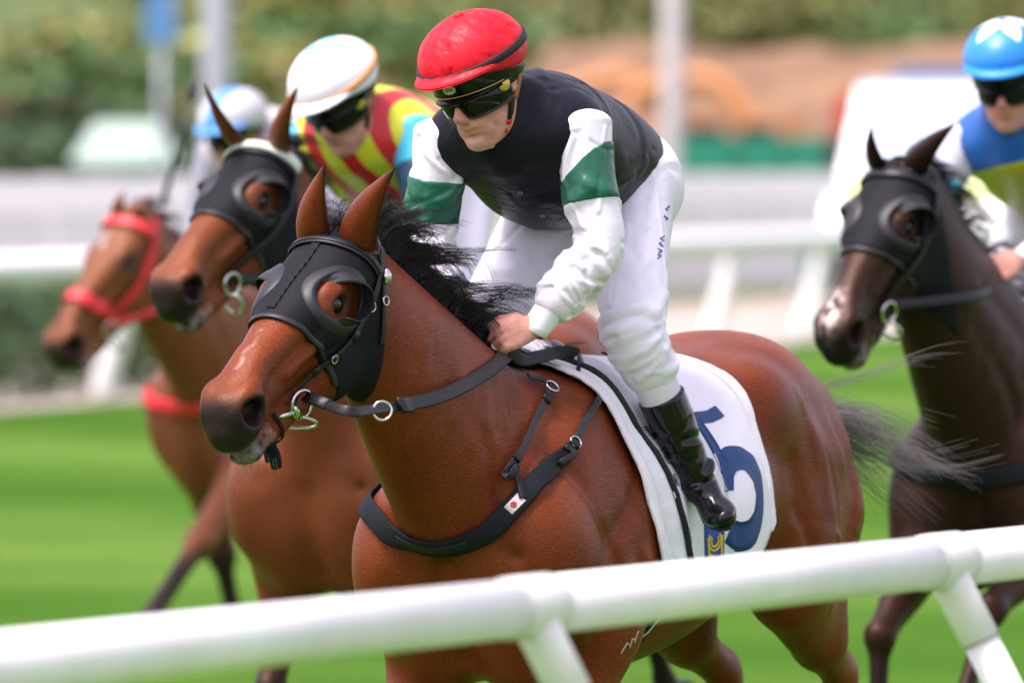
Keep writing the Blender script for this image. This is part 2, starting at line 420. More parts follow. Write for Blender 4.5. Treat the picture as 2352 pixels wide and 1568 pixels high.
# solid white barrier further out with grey lower boards
def barrier():
    root = thing('barrier', 'long white and grey boarded barrier beyond the sand track', 'barrier', Matrix.Translation(Vector((*alongr(-60, 8.2), 0))))
    d = np.array([RD[0], RD[1], 0]); n = np.array([-RN[0], -RN[1], 0]); WB = mat('barrier_white', (.90, .90, .90), .5); GB = mat('barrier_grey', (.70, .71, .70), .6); GR = mat('barrier_green', (.03, .30, .17), .6)
    Rm = np.stack([d, n, (0, 0, 1)], 1)
    for i in range(46):
        c = d * (i * 5 + 2.5)
        mesh_obj('top_board', *boxm(c + (0, 0, 1.58), (4.96, .08, .42), Rm), WB, root, smooth=False)
        mesh_obj('lower_board', *boxm(c + (0, 0, 1.02), (4.96, .07, .66), Rm), GB, root, smooth=False)
        mesh_obj('foot_board', *boxm(c + (0, 0, .42), (4.96, .07, .5), Rm), GR if i % 4 < 2 else GB, root, smooth=False)
        mesh_obj('post', *boxm(d * (i * 5) + (0, 0, .9), (.12, .12, 1.8), Rm), WB, root, smooth=False)
barrier()
# ---- clipped hedge at the foot of the far rail on the left
def leafball(n, seed, cen, rad, size, flat=1.0):
    r = np.random.default_rng(seed); v = r.normal(0, 1, (n, 3)); v /= np.linalg.norm(v, axis=1, keepdims=True); v *= (r.uniform(0, 1, (n, 1)) ** .28)
    c = np.asarray(cen) + v * rad; a = r.normal(0, 1, (n, 3)); a /= np.linalg.norm(a, axis=1, keepdims=True); b = np.cross(a, r.normal(0, 1, (n, 3))); b /= np.linalg.norm(b, axis=1, keepdims=True)
    s = size * r.uniform(.6, 1.4, (n, 1)); V = np.stack([c - a * s, c - b * s * .5, c + a * s, c + b * s * .5], 1).reshape(-1, 3)
    return V, np.arange(4 * n).reshape(-1, 4)
def jn(ms):
    V = np.vstack([m[0] for m in ms]); o = np.cumsum([0] + [len(m[0]) for m in ms[:-1]]); return V, np.vstack([m[1] + q for m, q in zip(ms, o)])
def leafmat(name, c, a=.45):
    m = mat(name, c, .6, .35, var=(.9, a)); return m
L_DARK, L_MID, L_OLIVE, L_YEL, L_BRN, L_PALE = [leafmat(n, c) for n, c in (('leaf_dark', (.045, .085, .026)), ('leaf_mid', (.085, .16, .04)), ('leaf_olive', (.16, .17, .045)), ('leaf_yellow', (.25, .24, .05)), ('leaf_brown', (.17, .10, .05)), ('leaf_pale', (.20, .26, .075)))]
def hedge():
    root = thing('hedge', 'low clipped dark green hedge behind the far rail at the left', 'hedge', Matrix.Translation(Vector((*alongr(-14, 1.3), 0)))); ms = []
    for i in range(52): ms.append(leafball(420, 100 + i, np.array([RD[0] * i * .55, RD[1] * i * .55, .50]), np.array([.55, .55, .52]), .05))
    mesh_obj('foliage', *jn(ms), L_DARK, root, smooth=False)
    for i in range(0, 52, 3): mesh_obj('stem', *tubem([np.array([RD[0] * i * .55, RD[1] * i * .55, -.05]), np.array([RD[0] * i * .55, RD[1] * i * .55, .5])], [.03, .015], 6), BARK, root)
BARK = mat('bark', (.09, .06, .04), .9, .2, bump=(12, .6, .03))
hedge()
# ---- hillside and trees
def terrain():
    nx, ny = 60, 30; V = []; r = np.random.default_rng(9)
    for j in range(ny):
        y = 175 + j * 14
        for i in range(nx):
            x = -190 + i * 6.5; t = max(0, (y - 180)) / 400; z = -.5 + 46 * t ** 1.1 + 2.5 * math.sin(x * .07 + 1) * math.sin(y * .03) * t * 4 + r.normal(0, .25)
            V.append((x, y, z))
    tag(mesh_obj('hill', V, [tuple(reversed(f)) for f in gridF(ny, nx)], mat('hill_scrub', (.085, .12, .035), .9, .2, var=(.12, .5))), kind='structure')
def hz(x, y):
    t = max(0, (y - 180)) / 400; return -.5 + 46 * t ** 1.1
terrain()
def tree(name, label, x, y, z, H, W, m, seed, nl=1500, cat='tree', group=None):
    """tapered trunk, limbs, crown of leaf clumps with gaps"""
    root = thing(name, label, cat, Matrix.Translation(Vector((x, y, z))), group); r = np.random.default_rng(seed)
    mesh_obj('trunk', *tubem(crom([(0, 0, -.5), (r.normal(0, .1), 0, H * .25), (r.normal(0, .3), r.normal(0, .3), H * .62)], 4), np.linspace(H * .03, H * .012, 9), 8), BARK, root)
    ms = []; k = 15
    for i in range(k):
        a = r.uniform(0, 6.28); q = r.uniform(.25, 1) ** .7; zz = r.uniform(.32, .92); w = W * .5 * (1.15 - abs(zz - .55) * 1.3)
        c = np.array([math.cos(a) * q * w, math.sin(a) * q * w, zz * H]); ms.append(leafball(nl // k, seed * 50 + i, c, np.array([W * .20, W * .20, H * .13]) * r.uniform(.7, 1.25), .16 * W / 6))
        if i % 3 == 0: mesh_obj('limb', *tubem([(0, 0, H * r.uniform(.25, .5)), c * .9], [H * .012, H * .004], 6), BARK, root)
    mesh_obj('crown', *jn(ms), m, root, smooth=False)
def on_photo(x, ytop, d, zb):
    """tree standing at distance d on ground zb whose top shows at ytop -> x, height"""
    p = P(x, ytop, d); return p[0], p[2] - zb
TREES = [  # photo x, photo y of the top, distance, width, material, words
    (20, 120, 150, 9, L_MID, 'mid green tree at the far left edge behind the barrier'), (95, 70, 160, 10, L_OLIVE, 'olive tree second from the left behind the barrier'), (150, 190, 142, 7, L_DARK, 'dark squat tree behind the green roofed hut'),
    (215, 40, 176, 11, L_YEL, 'yellowish tree rising left of the blue sign'), (235, 170, 150, 9, L_BRN, 'brownish tree in front of the yellowish tree'), (330, 150, 165, 9, L_OLIVE, 'olive tree below the blue sign'),
    (395, 130, 170, 8, L_BRN, 'brown leaved tree just left of the grey mast'), (405, 235, 148, 7, L_DARK, 'dark tree left of the foot of the grey mast'), (300, 260, 145, 7, L_DARK, 'dark tree right behind the green roofed hut'), (60, 250, 140, 8, L_DARK, 'dark bushy tree low at the far left'),
    (590, 60, 190, 11, L_MID, 'mid green tree right of the grey mast'), (600, 200, 150, 8, L_PALE, 'pale green tree behind the white capped jockey'), (700, 20, 215, 13, L_MID, 'green tree above the white cap'), (800, -20, 230, 14, L_OLIVE, 'olive tree left of the red cap'),
    (905, -10, 225, 12, L_YEL, 'yellow green tree touching the red cap on its left'), (1180, -40, 240, 14, L_OLIVE, 'olive tree behind the red cap'), (1290, -50, 250, 14, L_PALE, 'pale green tree above the black jacket'), (1390, -30, 246, 12, L_YEL, 'yellow green tree left of the pale mast'),
    (1480, -50, 250, 13, L_OLIVE, 'olive tree just left of the pale mast'), (1620, -60, 255, 14, L_PALE, 'pale tree just right of the pale mast'), (1740, -50, 250, 13, L_PALE, 'pale tree above the left excavator'), (1860, -40, 250, 13, L_OLIVE, 'olive tree above the right excavator'),
    (1980, -60, 256, 14, L_PALE, 'pale green tree above the red hopper'), (2110, -50, 250, 13, L_YEL, 'yellow green tree left of the blue cap'), (2230, -60, 252, 14, L_MID, 'mid green tree behind the blue cap'), (2340, -50, 250, 13, L_OLIVE, 'olive tree at the far right edge')]
for i, (x, yt, d, w, m, lab) in enumerate(TREES):
    if d >= 238: d, w = 221 + (i % 3) * 3, 8.5
    zb = hz(0, d) if d > 182 else 0; X, H = on_photo(x, yt, d, zb - .3); tree('broadleaf_tree', lab, X, d, zb - .3, max(H, 3), w, m, 300 + i, group='trees beyond the track')
# ---- earth bank with machines on the right
def earth_bank():
    V = []; nx, ny = 60, 14; r = np.random.default_rng(4)
    for j in range(ny):
        for i in range(nx):
            x = -2 + i * .5; t = j / (ny - 1); y = 196 + 20 * t; z = (5.0 + .12 * math.sin(x * .6) + .1 * math.sin(x * 1.7 + 2)) * min(1, t * 1.8) * min(1, (i + .3) / 6) - .3 + r.normal(0, .08); V.append((x, y, z))
    tag(mesh_obj('earth_bank', V, [tuple(reversed(f)) for f in gridF(ny, nx)], mat('bare_earth', (.235, .140, .082), .95, .2, var=(.35, .35), bump=(3, .6, .2))), kind='structure')
earth_bank()
ORANGE = mat('machine_orange', (.52, .22, .075), .5); DKM = mat('dark_metal', (.03, .03, .03), .6); GLASSD = mat('dark_glass', (.03, .04, .05), .1)
def excavator(x, y, z, rz, label):
    M = Matrix.Translation(Vector((x, y, z))) @ Matrix.Rotation(rz, 4, 'Z'); o = thing('excavator', label, 'excavator', M)
    for q in (-1, 1):
        pr = [(-1.6, .15), (-1.75, .45), (-1.5, .8), (1.5, .8), (1.75, .45), (1.6, .15), (1.3, 0), (-1.3, 0)]; V = [(a, q * 1.0 + s, b) for s in (-.27, .27) for a, b in pr]; n = len(pr)
        mesh_obj('crawler_track', V, [tuple(range(n)), tuple(range(2 * n - 1, n - 1, -1))] + [(i, i + n, (i + 1) % n + n, (i + 1) % n) for i in range(n)], DKM, o, smooth=False)
    hs_ = mesh_obj('house', *join(boxm((-.45, 0, 1.45), (2.5, 2.3, 1.0)), boxm((-1.35, 0, 1.65), (.8, 2.2, 1.2))), ORANGE, o, smooth=False)
    cb = mesh_obj('cab', *boxm((.65, .65, 1.95), (1.2, .95, 1.7)), ORANGE, o, smooth=False); mesh_obj('cab_window', *boxm((.7, 1.13, 2.2), (.9, .04, .9)), GLASSD, cb, smooth=False); mesh_obj('cab_window', *boxm((1.26, .65, 2.2), (.04, .8, .9)), GLASSD, cb, smooth=False)
    mesh_obj('boom', *tubem(crom([(.8, -.3, 1.7), (2.2, -.3, 3.6), (4.2, -.3, 3.3)], 6), np.linspace(.28, .2, 13), 8), ORANGE, o)
    mesh_obj('stick', *tubem([(4.0, -.3, 3.5), (4.8, -.3, 1.3)], [.2, .14], 8), ORANGE, o)
    mesh_obj('bucket', *join(boxm((4.6, -.3, 1.0), (.7, .9, .12)), boxm((4.9, -.3, .75), (.12, .9, .6)), boxm((4.6, -.75, .75), (.7, .05, .5)), boxm((4.6, .15, .75), (.7, .05, .5))), DKM, o, smooth=False)
p = P(1700, 300, 188); excavator(p[0], 190, .1, R(175), 'orange excavator on the left in front of the bare earth bank')
p = P(1860, 300, 186); excavator(p[0], 188, .1, R(160), 'orange excavator on the right in front of the bare earth bank')
def hopper():
    p = P(1985, 250, 184); o = thing('hopper', 'small red hopper on legs beside the excavators', 'hopper', Matrix.Translation(Vector((p[0], 184, 0)))); m = mat('hopper_red', (.55, .06, .035), .5)
    V = [(a * w, b * w, z) for z, w in ((1.9, .3), (2.6, .62), (3.4, .62)) for a, b in ((-1, -1), (1, -1), (1, 1), (-1, 1))]
    mesh_obj('bin', V, [(3, 2, 1, 0), (8, 9, 10, 11)] + [(k * 4 + i, k * 4 + (i + 1) % 4, k * 4 + 4 + (i + 1) % 4, k * 4 + 4 + i) for k in (0, 1) for i in range(4)], m, o, smooth=False)
    for a in (-.5, .5):
        for b in (-.5, .5): mesh_obj('leg', *tubem([(a, b, 0), (a, b, 2.7)], .06, 8), m, o)
hopper()
def hoarding():
    A = P(1560, 340, 138); root = thing('hoarding', 'run of green site hoarding panels below the excavators', 'hoarding', Matrix.Translation(Vector((A[0], 138, 0)))); m = mat('hoarding_green', (.012, .23, .13), .55)
    for i in range(5): mesh_obj('panel', *boxm((.42 + i * .84 * .92 * 1.0, i * .1, 1.35), (.80, .06, 2.0)), m, root, smooth=False); mesh_obj('post', *boxm((i * .77, i * .1, 1.25), (.07, .07, 2.5)), mat('post_grey', (.3, .3, .3), .6) if i == 0 else bpy.data.materials['post_grey'], root, smooth=False)
hoarding()
GREYM = mat('galvanised', (.36, .39, .41), .5, .5, .3); PALEM = mat('pale_mast_paint', (.50, .48, .45), .6)
def mast(x, d, rad, H, m, label):
    p = P(x, 300, d); o = thing('mast', label, 'mast', Matrix.Translation(Vector((p[0], d, 0))))
    mesh_obj('pole', *tubem([(0, 0, -.2), (0, 0, 1), (0, 0, H)], [rad * 1.1, rad, rad * .75], 20), m, o); mesh_obj('base_plate', *boxm((0, 0, .03), (rad * 4, rad * 4, .08)), m, o, smooth=False)
    mesh_obj('lamp_head', *boxm((0, -.4, H), (.5, 1.0, .2)), m, o, smooth=False); mesh_obj('arm', *tubem([(0, 0, H - .1), (0, -.6, H + .02)], .05, 8), m, o)
mast(497, 112, .19, 16, GREYM, 'thick grey lamp mast behind the white capped jockey')
mast(1545, 150, .20, 18, PALEM, 'pale lamp mast right of the black jacket')
def hut():
    p = P(290, 380, 128); o = thing('hut', 'small pale green hut with sloping roof beyond the barrier', 'hut', Matrix.Translation(Vector((p[0], 128, 0)))); a = mat('hut_pale', (.34, .44, .36), .7); b = mat('hut_green', (.06, .30, .17), .7)
    mesh_obj('wall', *boxm((0, 0, 1.0), (1.25, 1.4, 2.0)), a, o, smooth=False)
    V = [(-.8, -.85, 1.95), (.8, -.85, 1.95), (.8, .85, 1.95), (-.8, .85, 1.95), (-.45, 0, 2.55), (.45, 0, 2.55)]; mesh_obj('roof', V, [(0, 1, 5, 4), (1, 2, 5), (2, 3, 4, 5), (3, 0, 4), (3, 2, 1, 0)], a, o, smooth=False)
    mesh_obj('door', *boxm((.25, -.72, .95), (.5, .05, 1.8)), b, o, smooth=False); mesh_obj('window', *boxm((-.3, -.72, 1.35), (.45, .05, .6)), b, o, smooth=False)
hut()
def sign():
    p = P(370, 40, 118); o = thing('sign_board', 'blue sign board on a post above the trees at left', 'sign', Matrix.Translation(Vector((p[0], 118, 0)))); mesh_obj('post', *tubem([(0, 0, 0), (0, 0, p[2])], .05, 10), GREYM, o); mesh_obj('board', *boxm((0, -.06, p[2]), (.42, .04, .7)), mat('sign_blue', (.10, .26, .48), .5), o, smooth=False)
sign()
# ---- ambulance following on the sand track
def ambulance():
    p = P(2190, 720, 118); M = Matrix.Translation(Vector((p[0], 118, 0))) @ Matrix.Rotation(R(258), 4, 'Z') @ Matrix.Scale(1.22, 4); o = thing('ambulance', 'white van with yellow green bonnet following on the sand track', 'van', M)
    WH = mat('van_white', (.46, .47, .49), .3, .5, coat=.5); HVZ = mat('van_yellow_green', (.52, .58, .22), .4); BL = mat('van_blue', (.07, .15, .27), .3)
    pr = [(-2.7, .45), (-2.7, 2.35), (-2.55, 2.5), (.75, 2.5), (1.0, 2.4), (1.75, 1.45), (2.55, 1.2), (2.75, .95), (2.75, .4)]; n = len(pr)
    V = [(a, s * (.98 if b < 1.5 else .90), b) for s in (-1, 1) for a, b in pr]
    body = mesh_obj('body', V, [tuple(range(n)), tuple(range(2 * n - 1, n - 1, -1))] + [(i, (i + 1) % n, (i + 1) % n + n, i + n)[::-1] for i in range(n)], WH, o, smooth=False)
    mesh_obj('bonnet_panel', *boxm((2.2, 0, 1.36), (.9, 1.7, .04), np.array(Matrix.Rotation(R(17), 3, 'Y'))), HVZ, o, smooth=False)
    mesh_obj('windscreen', *boxm((1.40, 0, 1.95), (1.02, 1.62, .03), np.array(Matrix.Rotation(R(52), 3, 'Y'))), BL, o, smooth=False)
    for q in (-1, 1):
        mesh_obj('side_window', *boxm((.55, q * .95, 1.85), (.8, .03, .6)), GLASSD, o, smooth=False); mesh_obj('side_stripe', *boxm((-.6, q * .99, 1.25), (3.6, .02, .3)), HVZ, o, smooth=False); mesh_obj('headlight', *boxm((2.72, q * .72, .92), (.08, .35, .22)), STEELB, o, smooth=False)
        mesh_obj('mirror', *boxm((1.2, q * 1.15, 1.7), (.12, .2, .35)), DKM, o, smooth=False)
        for xx in (-1.75, 1.75):
            wv = mesh_obj('wheel', *tubem([(xx, q * .78, .38), (xx, q * 1.0, .38)], .38, 24), DKM, o); mesh_obj('rim', *tubem([(xx, q * .99, .38), (xx, q * 1.012, .38)], .22, 16), STEELB, wv)
    mesh_obj('bumper', *boxm((2.78, 0, .5), (.14, 1.9, .3)), DKM, o, smooth=False); mesh_obj('grille', *boxm((2.765, 0, .88), (.05, .9, .22)), DKM, o, smooth=False); mesh_obj('light_bar', *boxm((.3, 0, 2.58), (.35, 1.2, .16)), BL, o, smooth=False)
STEELB = mat('bright_metal', (.6, .6, .6), .3, .5, .8)
ambulance()


# ------------------------------------------------------------------ horses
def coat(name, base, dark, red, gloss=.42):
    m = bpy.data.materials.new(name); m.use_nodes = True; t = m.node_tree; b = t.nodes['Principled BSDF']; N = t.nodes.new; K = t.links.new
    tc = N('ShaderNodeTexCoord')
    n1 = N('ShaderNodeTexNoise'); n1.inputs['Scale'].default_value = 5; n1.inputs['Detail'].default_value = 5; K(tc.outputs['Object'], n1.inputs['Vector'])
    mp = N('ShaderNodeMapping'); mp.inputs['Rotation'].default_value = (0, R(40), 0); mp.inputs['Scale'].default_value = (14, 110, 110); K(tc.outputs['Object'], mp.inputs['Vector'])
    n2 = N('ShaderNodeTexNoise'); n2.inputs['Scale'].default_value = 2.2; n2.inputs['Detail'].default_value = 3; K(mp.outputs[0], n2.inputs['Vector'])
    r1 = N('ShaderNodeValToRGB'); e = r1.color_ramp.elements
    e[0].position = .3; e[0].color = (*base, 1); e[1].position = .72; e[1].color = (*red, 1); K(n1.outputs[0], r1.inputs[0])
    hm = N('ShaderNodeMix'); hm.data_type = 'RGBA'; hm.blend_type = 'MULTIPLY'; hm.inputs[0].default_value = .7
    r2 = N('ShaderNodeValToRGB'); r2.color_ramp.elements[0].position = .32; r2.color_ramp.elements[0].color = (.5, .45, .42, 1); r2.color_ramp.elements[1].position = .66; r2.color_ramp.elements[1].color = (1.0, 1.0, 1.0, 1)
    K(n2.outputs[0], r2.inputs[0]); K(r1.outputs[0], hm.inputs[6]); K(r2.outputs[0], hm.inputs[7])
    at = N('ShaderNodeAttribute'); at.attribute_name = 'dark'
    mx = N('ShaderNodeMix'); mx.data_type = 'RGBA'; mx.inputs[7].default_value = (*dark, 1); K(hm.outputs[2], mx.inputs[6])
    ad = N('ShaderNodeMath'); ad.operation = 'MULTIPLY_ADD'; n3 = N('ShaderNodeTexNoise'); n3.inputs['Scale'].default_value = 40; K(tc.outputs['Object'], n3.inputs['Vector'])
    ml = N('ShaderNodeMath'); ml.operation = 'MULTIPLY_ADD'; K(n3.outputs[0], ml.inputs[0]); ml.inputs[1].default_value = .3; ml.inputs[2].default_value = -.15
    sm = N('ShaderNodeMath'); sm.operation = 'ADD'; sm.use_clamp = True; K(at.outputs['Fac'], sm.inputs[0])
    mk = N('ShaderNodeMath'); mk.operation = 'MULTIPLY'; K(ml.outputs[0], mk.inputs[0]); K(at.outputs['Fac'], mk.inputs[1]); K(mk.outputs[0], sm.inputs[1])
    K(sm.outputs[0], mx.inputs[0])
    aw = N('ShaderNodeAttribute'); aw.attribute_name = 'white'
    mw_ = N('ShaderNodeMix'); mw_.data_type = 'RGBA'; mw_.inputs[7].default_value = (.62, .52, .47, 1); K(mx.outputs[2], mw_.inputs[6])
    wm = N('ShaderNodeMath'); wm.operation = 'MULTIPLY'; wm.use_clamp = True; K(aw.outputs['Fac'], wm.inputs[0]); r3 = N('ShaderNodeValToRGB'); r3.color_ramp.elements[0].position = .35; r3.color_ramp.elements[1].position = .6
    K(n3.outputs[0], r3.inputs[0]); K(r3.outputs[0], wm.inputs[1]); K(wm.outputs[0], mw_.inputs[0])
    ap = N('ShaderNodeAttribute'); ap.attribute_name = 'pink'
    mp_ = N('ShaderNodeMix'); mp_.data_type = 'RGBA'; mp_.inputs[7].default_value = (.10, .028, .022, 1); K(mw_.outputs[2], mp_.inputs[6]); K(ap.outputs['Fac'], mp_.inputs[0])
    K(mp_.outputs[2], b.inputs['Base Color'])
    b.inputs['Roughness'].default_value = gloss; b.inputs['Specular IOR Level'].default_value = .26; b.inputs['Specular Tint'].default_value = (1, .62, .45, 1)
    pass
    bp = N('ShaderNodeBump'); bp.inputs['Strength'].default_value = .42; bp.inputs['Distance'].default_value = .003; K(n2.outputs[0], bp.inputs['Height']); K(bp.outputs[0], b.inputs['Normal'])
    return m

def relax(V, Fc, w, it):
    n = len(V); E = np.vstack([Fc[:, [0, 1]], Fc[:, [1, 2]], Fc[:, [2, 3]], Fc[:, [3, 0]]])
    cnt = np.bincount(E[:, 0], minlength=n)
    for k in range(it):
        lam = 1.0 if k % 2 == 0 else -1.03
        A = np.stack([np.bincount(E[:, 0], weights=V[E[:, 1], j], minlength=n) for j in range(3)], 1) / np.maximum(cnt, 1)[:, None]
        V = V + (A - V) * (lam * w)[:, None] * (cnt > 0)[:, None]
    return V
class Horse:
    """local axes: f forward, l to the horse's left, z up; origin on the ground under the withers"""
    def __init__(s, name, label, origin, heading, coatm, h=.006, poll=(.9, -.07, 1.80), axis=(.566, -.194, -.8), side=(.32, .944, -.06),
                 neck=None, legs=None, wz=0.0, headscale=1.0, whitefn=None, legk=1.0, lo=None, hi=None):
        s.name = name; a = R(heading)
        hv = np.array([-math.cos(a), -math.sin(a), 0]); lv = np.array([-hv[1], hv[0], 0])
        s.B = np.stack([hv, lv, np.array([0, 0, 1.])], 1); s.O = np.asarray(origin, float)
        M = Matrix.Identity(4)
        for i in range(3):
            for j in range(3): M[i][j] = s.B[i][j]
            M[i][3] = s.O[i]
        s.M = M; s.coat = coatm
        s.A = nrm(axis); s.S = nrm(np.asarray(side, float) - s.A * np.dot(side, s.A)); s.N = np.cross(s.A, s.S); s.P0 = np.asarray(poll, float); s.hs = headscale
        s.root = thing(name, label, 'horse', M)
        s.neckst = neck; s.wz = wz; s.whitefn = whitefn; s.legk = legk
        s.build(h, legs or {}, lo, hi)
    def W(s, p): return s.O + s.B @ np.asarray(p, float)              # local -> world
    def L(s, x, y, Y): return s.B.T @ (P(x, y, Y) - s.O)              # photo + distance -> local
    def Lf(s, x, y, l):
        """photo position and lateral offset l -> local point"""
        Y0, Y1 = s.O[1] - 3, s.O[1] + 3
        a, b = s.L(x, y, Y0), s.L(x, y, Y1); t = (l - a[1]) / (b[1] - a[1]); return a + (b - a) * t
    def H(s, a, n, sd):                                               # head coordinates -> local
        return s.P0 + s.hs * (a * s.A + n * s.N + sd * s.S)
    def toH(s, p):
        q = (np.asarray(p) - s.P0) / s.hs; return q @ s.A, q @ s.N, q @ s.S
    def px(s, p): return proj(s.W(p))
    def hit(s, x, y, off=0.0):
        """first point of the body seen at a photo position (local)"""
        Ys = np.linspace(s.O[1] - 1.9, s.O[1] + 1.8, 900); a, b = s.L(x, y, Ys[0]), s.L(x, y, Ys[-1])
        t = ((Ys - Ys[0]) / (Ys[-1] - Ys[0]))[:, None]; pts = a + (b - a) * t
        ok = np.all((pts > s.F.lo) & (pts < s.F.lo + s.F.h * (s.F.n - 1)), axis=1)
        d = np.where(ok, s.F.at(pts), 1.0) - off; i = int(np.argmax(d < 0))
        if d[i] >= 0: i = int(np.argmin(d)); return s.F.project(pts[i], off)
        w = d[i - 1] / (d[i - 1] - d[i] + 1e-9); return pts[i - 1] + (pts[i] - pts[i - 1]) * w
    def path(s, px, off=.004, m=8, field=None):
        """smooth line over the body through photo positions (or local points); returns points, normals"""
        q = crom([s.hit(*p) if len(p) == 2 else np.asarray(p, float) for p in px], m); F = field or s.F
        q = F.project(q, off); return q, F.grad(q)
    def build(s, h, legs, lo, hi):
        wz = s.wz
        lo = lo or (-1.75, -.52, .30); hi = hi or (1.55, .52, 2.05)
        F = s.F = Field(lo, hi, h)
        # trunk
        F.loft([(.42, 0, 1.10 + wz, .17, .21), (.27, 0, 1.115 + wz, .215, .30), (.0, 0, 1.115 + wz, .245, .345), (-.25, 0, 1.12 + wz, .285, .34), (-.5, 0, 1.14 + wz, .30, .315),
                (-.75, 0, 1.20 + wz, .265, .285), (-.95, 0, 1.275 + wz, .225, .28), (-1.13, 0, 1.285 + wz, .17, .22), (-1.26, 0, 1.25 + wz, .10, .14)], (1, 0, 0), k=.0, cap=.5)
        F.ell((-.76, 0, 1.385 + wz), (.24, .25, .12), k=.09)                                                       # loin, hips
        F.loft([(.2, 0, 1.38 + wz, .10, .08), (0, 0, 1.41 + wz, .06, .07), (-.3, 0, 1.40 + wz, .06, .06)], (1, 0, 0), k=.10)           # withers
        # neck
        nk = s.neckst or [(.10, 0, 1.15, .185, .315), (.33, 0, 1.225, .165, .275), (.55, -.02, 1.375, .13, .24), (.74, -.045, 1.535, .10, .185), (.86, -.07, 1.655, .085, .14), (.915, -.085, 1.73, .078, .115)]
        F.loft([(a, b, c + wz, d, e) for a, b, c, d, e in nk], np.array(nk[-1][:3]) - np.array(nk[0][:3]), k=.10)
        # hindquarters
        for q in (-1, 1):
            F.ell((-.95, q * .115, 1.33 + wz), (.24, .13, .18), k=.11)
            F.ell((-1.17, q * .135, 1.19 + wz), (.16, .12, .23), k=.09)
            F.ell((-.73, q * .19, 1.37 + wz), (.08, .06, .08), k=.10)           # point of hip
            L = legs.get('hl' if q > 0 else 'hr', [(-.93, .20, .95), (-1.36, .155, .71), (-1.52, .15, .46), (-1.66, .15, .40)])
            st, hk, ft, hf = [np.array(v, float) * (1, q, 1) + (0, 0, 0) for v in L]
            hip = np.array([-.98, q * .15, 1.22 + wz]); but = np.array([-1.2, q * .145, 1.1 + wz])
            F.tube([(*hip, .13, .2), (*(hip * .45 + st * .55), .13, .18), (*st, .095, .12)], k=.08)                     # thigh
            F.tube([(*but, .12, .13), (*(but * .55 + (st * .6 + hk * .4) * .45), .095, .11), (*(st * .42 + hk * .58), .065, .07)], k=.07)   # hamstring
            mid = st * .55 + hk * .45
            F.tube([(*st, .085, .11), (*mid, .065, .088), (*(st * .2 + hk * .8), .042, .055), (*hk, .038, .052)], k=.04, m=5)    # gaskin
            bk = nrm(hk - ft); heel = hk + nrm(np.array([-1, 0, .25])) * .055
            F.tube([(*(st * .3 + hk * .7 + np.array([-.05, 0, 0])), .012, .016), (*heel, .02, .03), (*(hk * .7 + ft * .3), .022, .03)], k=.03)
            F.tube([(*hk, .036, .045), (*(hk * .75 + ft * .25), .028, .036), (*(hk * .2 + ft * .8), .026, .030), (*ft, .033, .038)], k=.025)
            F.tube([(*ft, .03, .034), (*(ft * .4 + hf * .6), .028, .03), (*hf, .05, .055)], k=.015)
        # forehand
        for q in (-1, 1):
            L = legs.get('fl' if q > 0 else 'fr', [(.42, .165, 1.08), (.12, .19, .92), (.34, .17, .52), (.16, .16, .34), (.05, .16, .36)])
            sh, el, kn, ft, hf = [np.array(v, float) * (1, q, 1) for v in L]; sh = sh + (0, 0, wz); el = el + (0, 0, wz)
            F.tube([(-.05, q * .095, 1.39 + wz, .045, .09), (.15, q * .15, 1.27 + wz, .065, .13), (*(sh + (-.05, 0, .02)), .075, .12)], k=.09)   # shoulder blade
            F.ell(sh + (-.01, 0, 0), (.10, .08, .13), k=.11)
            F.tube([(*(sh * .7 + el * .3), .085, .13), (*el, .09, .135)], k=.09)                                    # upper arm
            F.ell((.02, q * .205, 1.08 + wz), (.14, .07, .18), k=.09)                                               # triceps
            F.ell((.36, q * .09, .93 + wz), (.12, .09, .17), k=.10)                                                # pectoral
            g = s.legk; F.tube([(*(el + (0.02, 0, .04)), .085 * g, .12 * g), (*(el * .62 + kn * .38), .066 * g, .085 * g), (*(el * .2 + kn * .8), .043 * g, .05 * g), (*kn, .041 * g, .047 * g)], k=.06, m=5)
            F.tube([(*kn, .038 * g, .043 * g), (*(kn * .75 + ft * .25), .027 * g, .031 * g), (*(kn * .2 + ft * .8), .025 * g, .029 * g), (*ft, .031 * g, .036 * g)], k=.025)
            F.tube([(*ft, .028, .032), (*(ft * .4 + hf * .6), .027, .03), (*hf, .05, .055)], k=.015)
        s.muscles(F, wz)
        if s.hs: s.head(F)
        if h < .008:
            F.blur(1)
        V, Fc = F.mesh()
        a, n, sd = s.toH(V)
        inh = np.clip((.30 - a) / .0 if False else 1 - np.clip((a + .02) / .06, 0, 1) * (np.abs(sd) < .2) * (n > -.34), 0, 1)
        V = relax(V, Fc, inh * .6 + .05, 14 if h < .008 else 8)
        # black points: muzzle, legs, ear roots ; white star/snip
        def ss(x, e0, e1): t = np.clip((x - e0) / (e1 - e0), 0, 1); return t * t * (3 - 2 * t)
        hd = (a > .1) & (np.abs(sd) < .2) & (n > -.4) & (a < .75)
        mz = np.maximum(ss(a + .30 * (-n - .06), .530, .59), ss(1.35 - np.sqrt(((.79 * (a - .548) + .62 * (n + .078)) / .047) ** 2 + ((.62 * (a - .548) - .79 * (n + .078)) / .033) ** 2), 0, .35) * (a > .48)) * hd
        leg = ss(.66 - V[:, 2], .0, .12)
        s.extra = {}
        eye = np.exp(-(((a - .20) / .042) ** 2 + ((n + .066) / .036) ** 2)) * (np.abs(sd) > .05) * hd * .95
        dark = np.maximum(np.maximum(mz, leg), eye)
        wh = s.white(a, n, sd) * hd + .3 * np.exp(-((n + .172) / .022) ** 2) * (a > .49) * hd
        pink = np.exp(-(((a - .55) / .02) ** 2 + ((n + .078) / .022) ** 2 + ((np.abs(sd) - .030) / .022) ** 2)) * hd
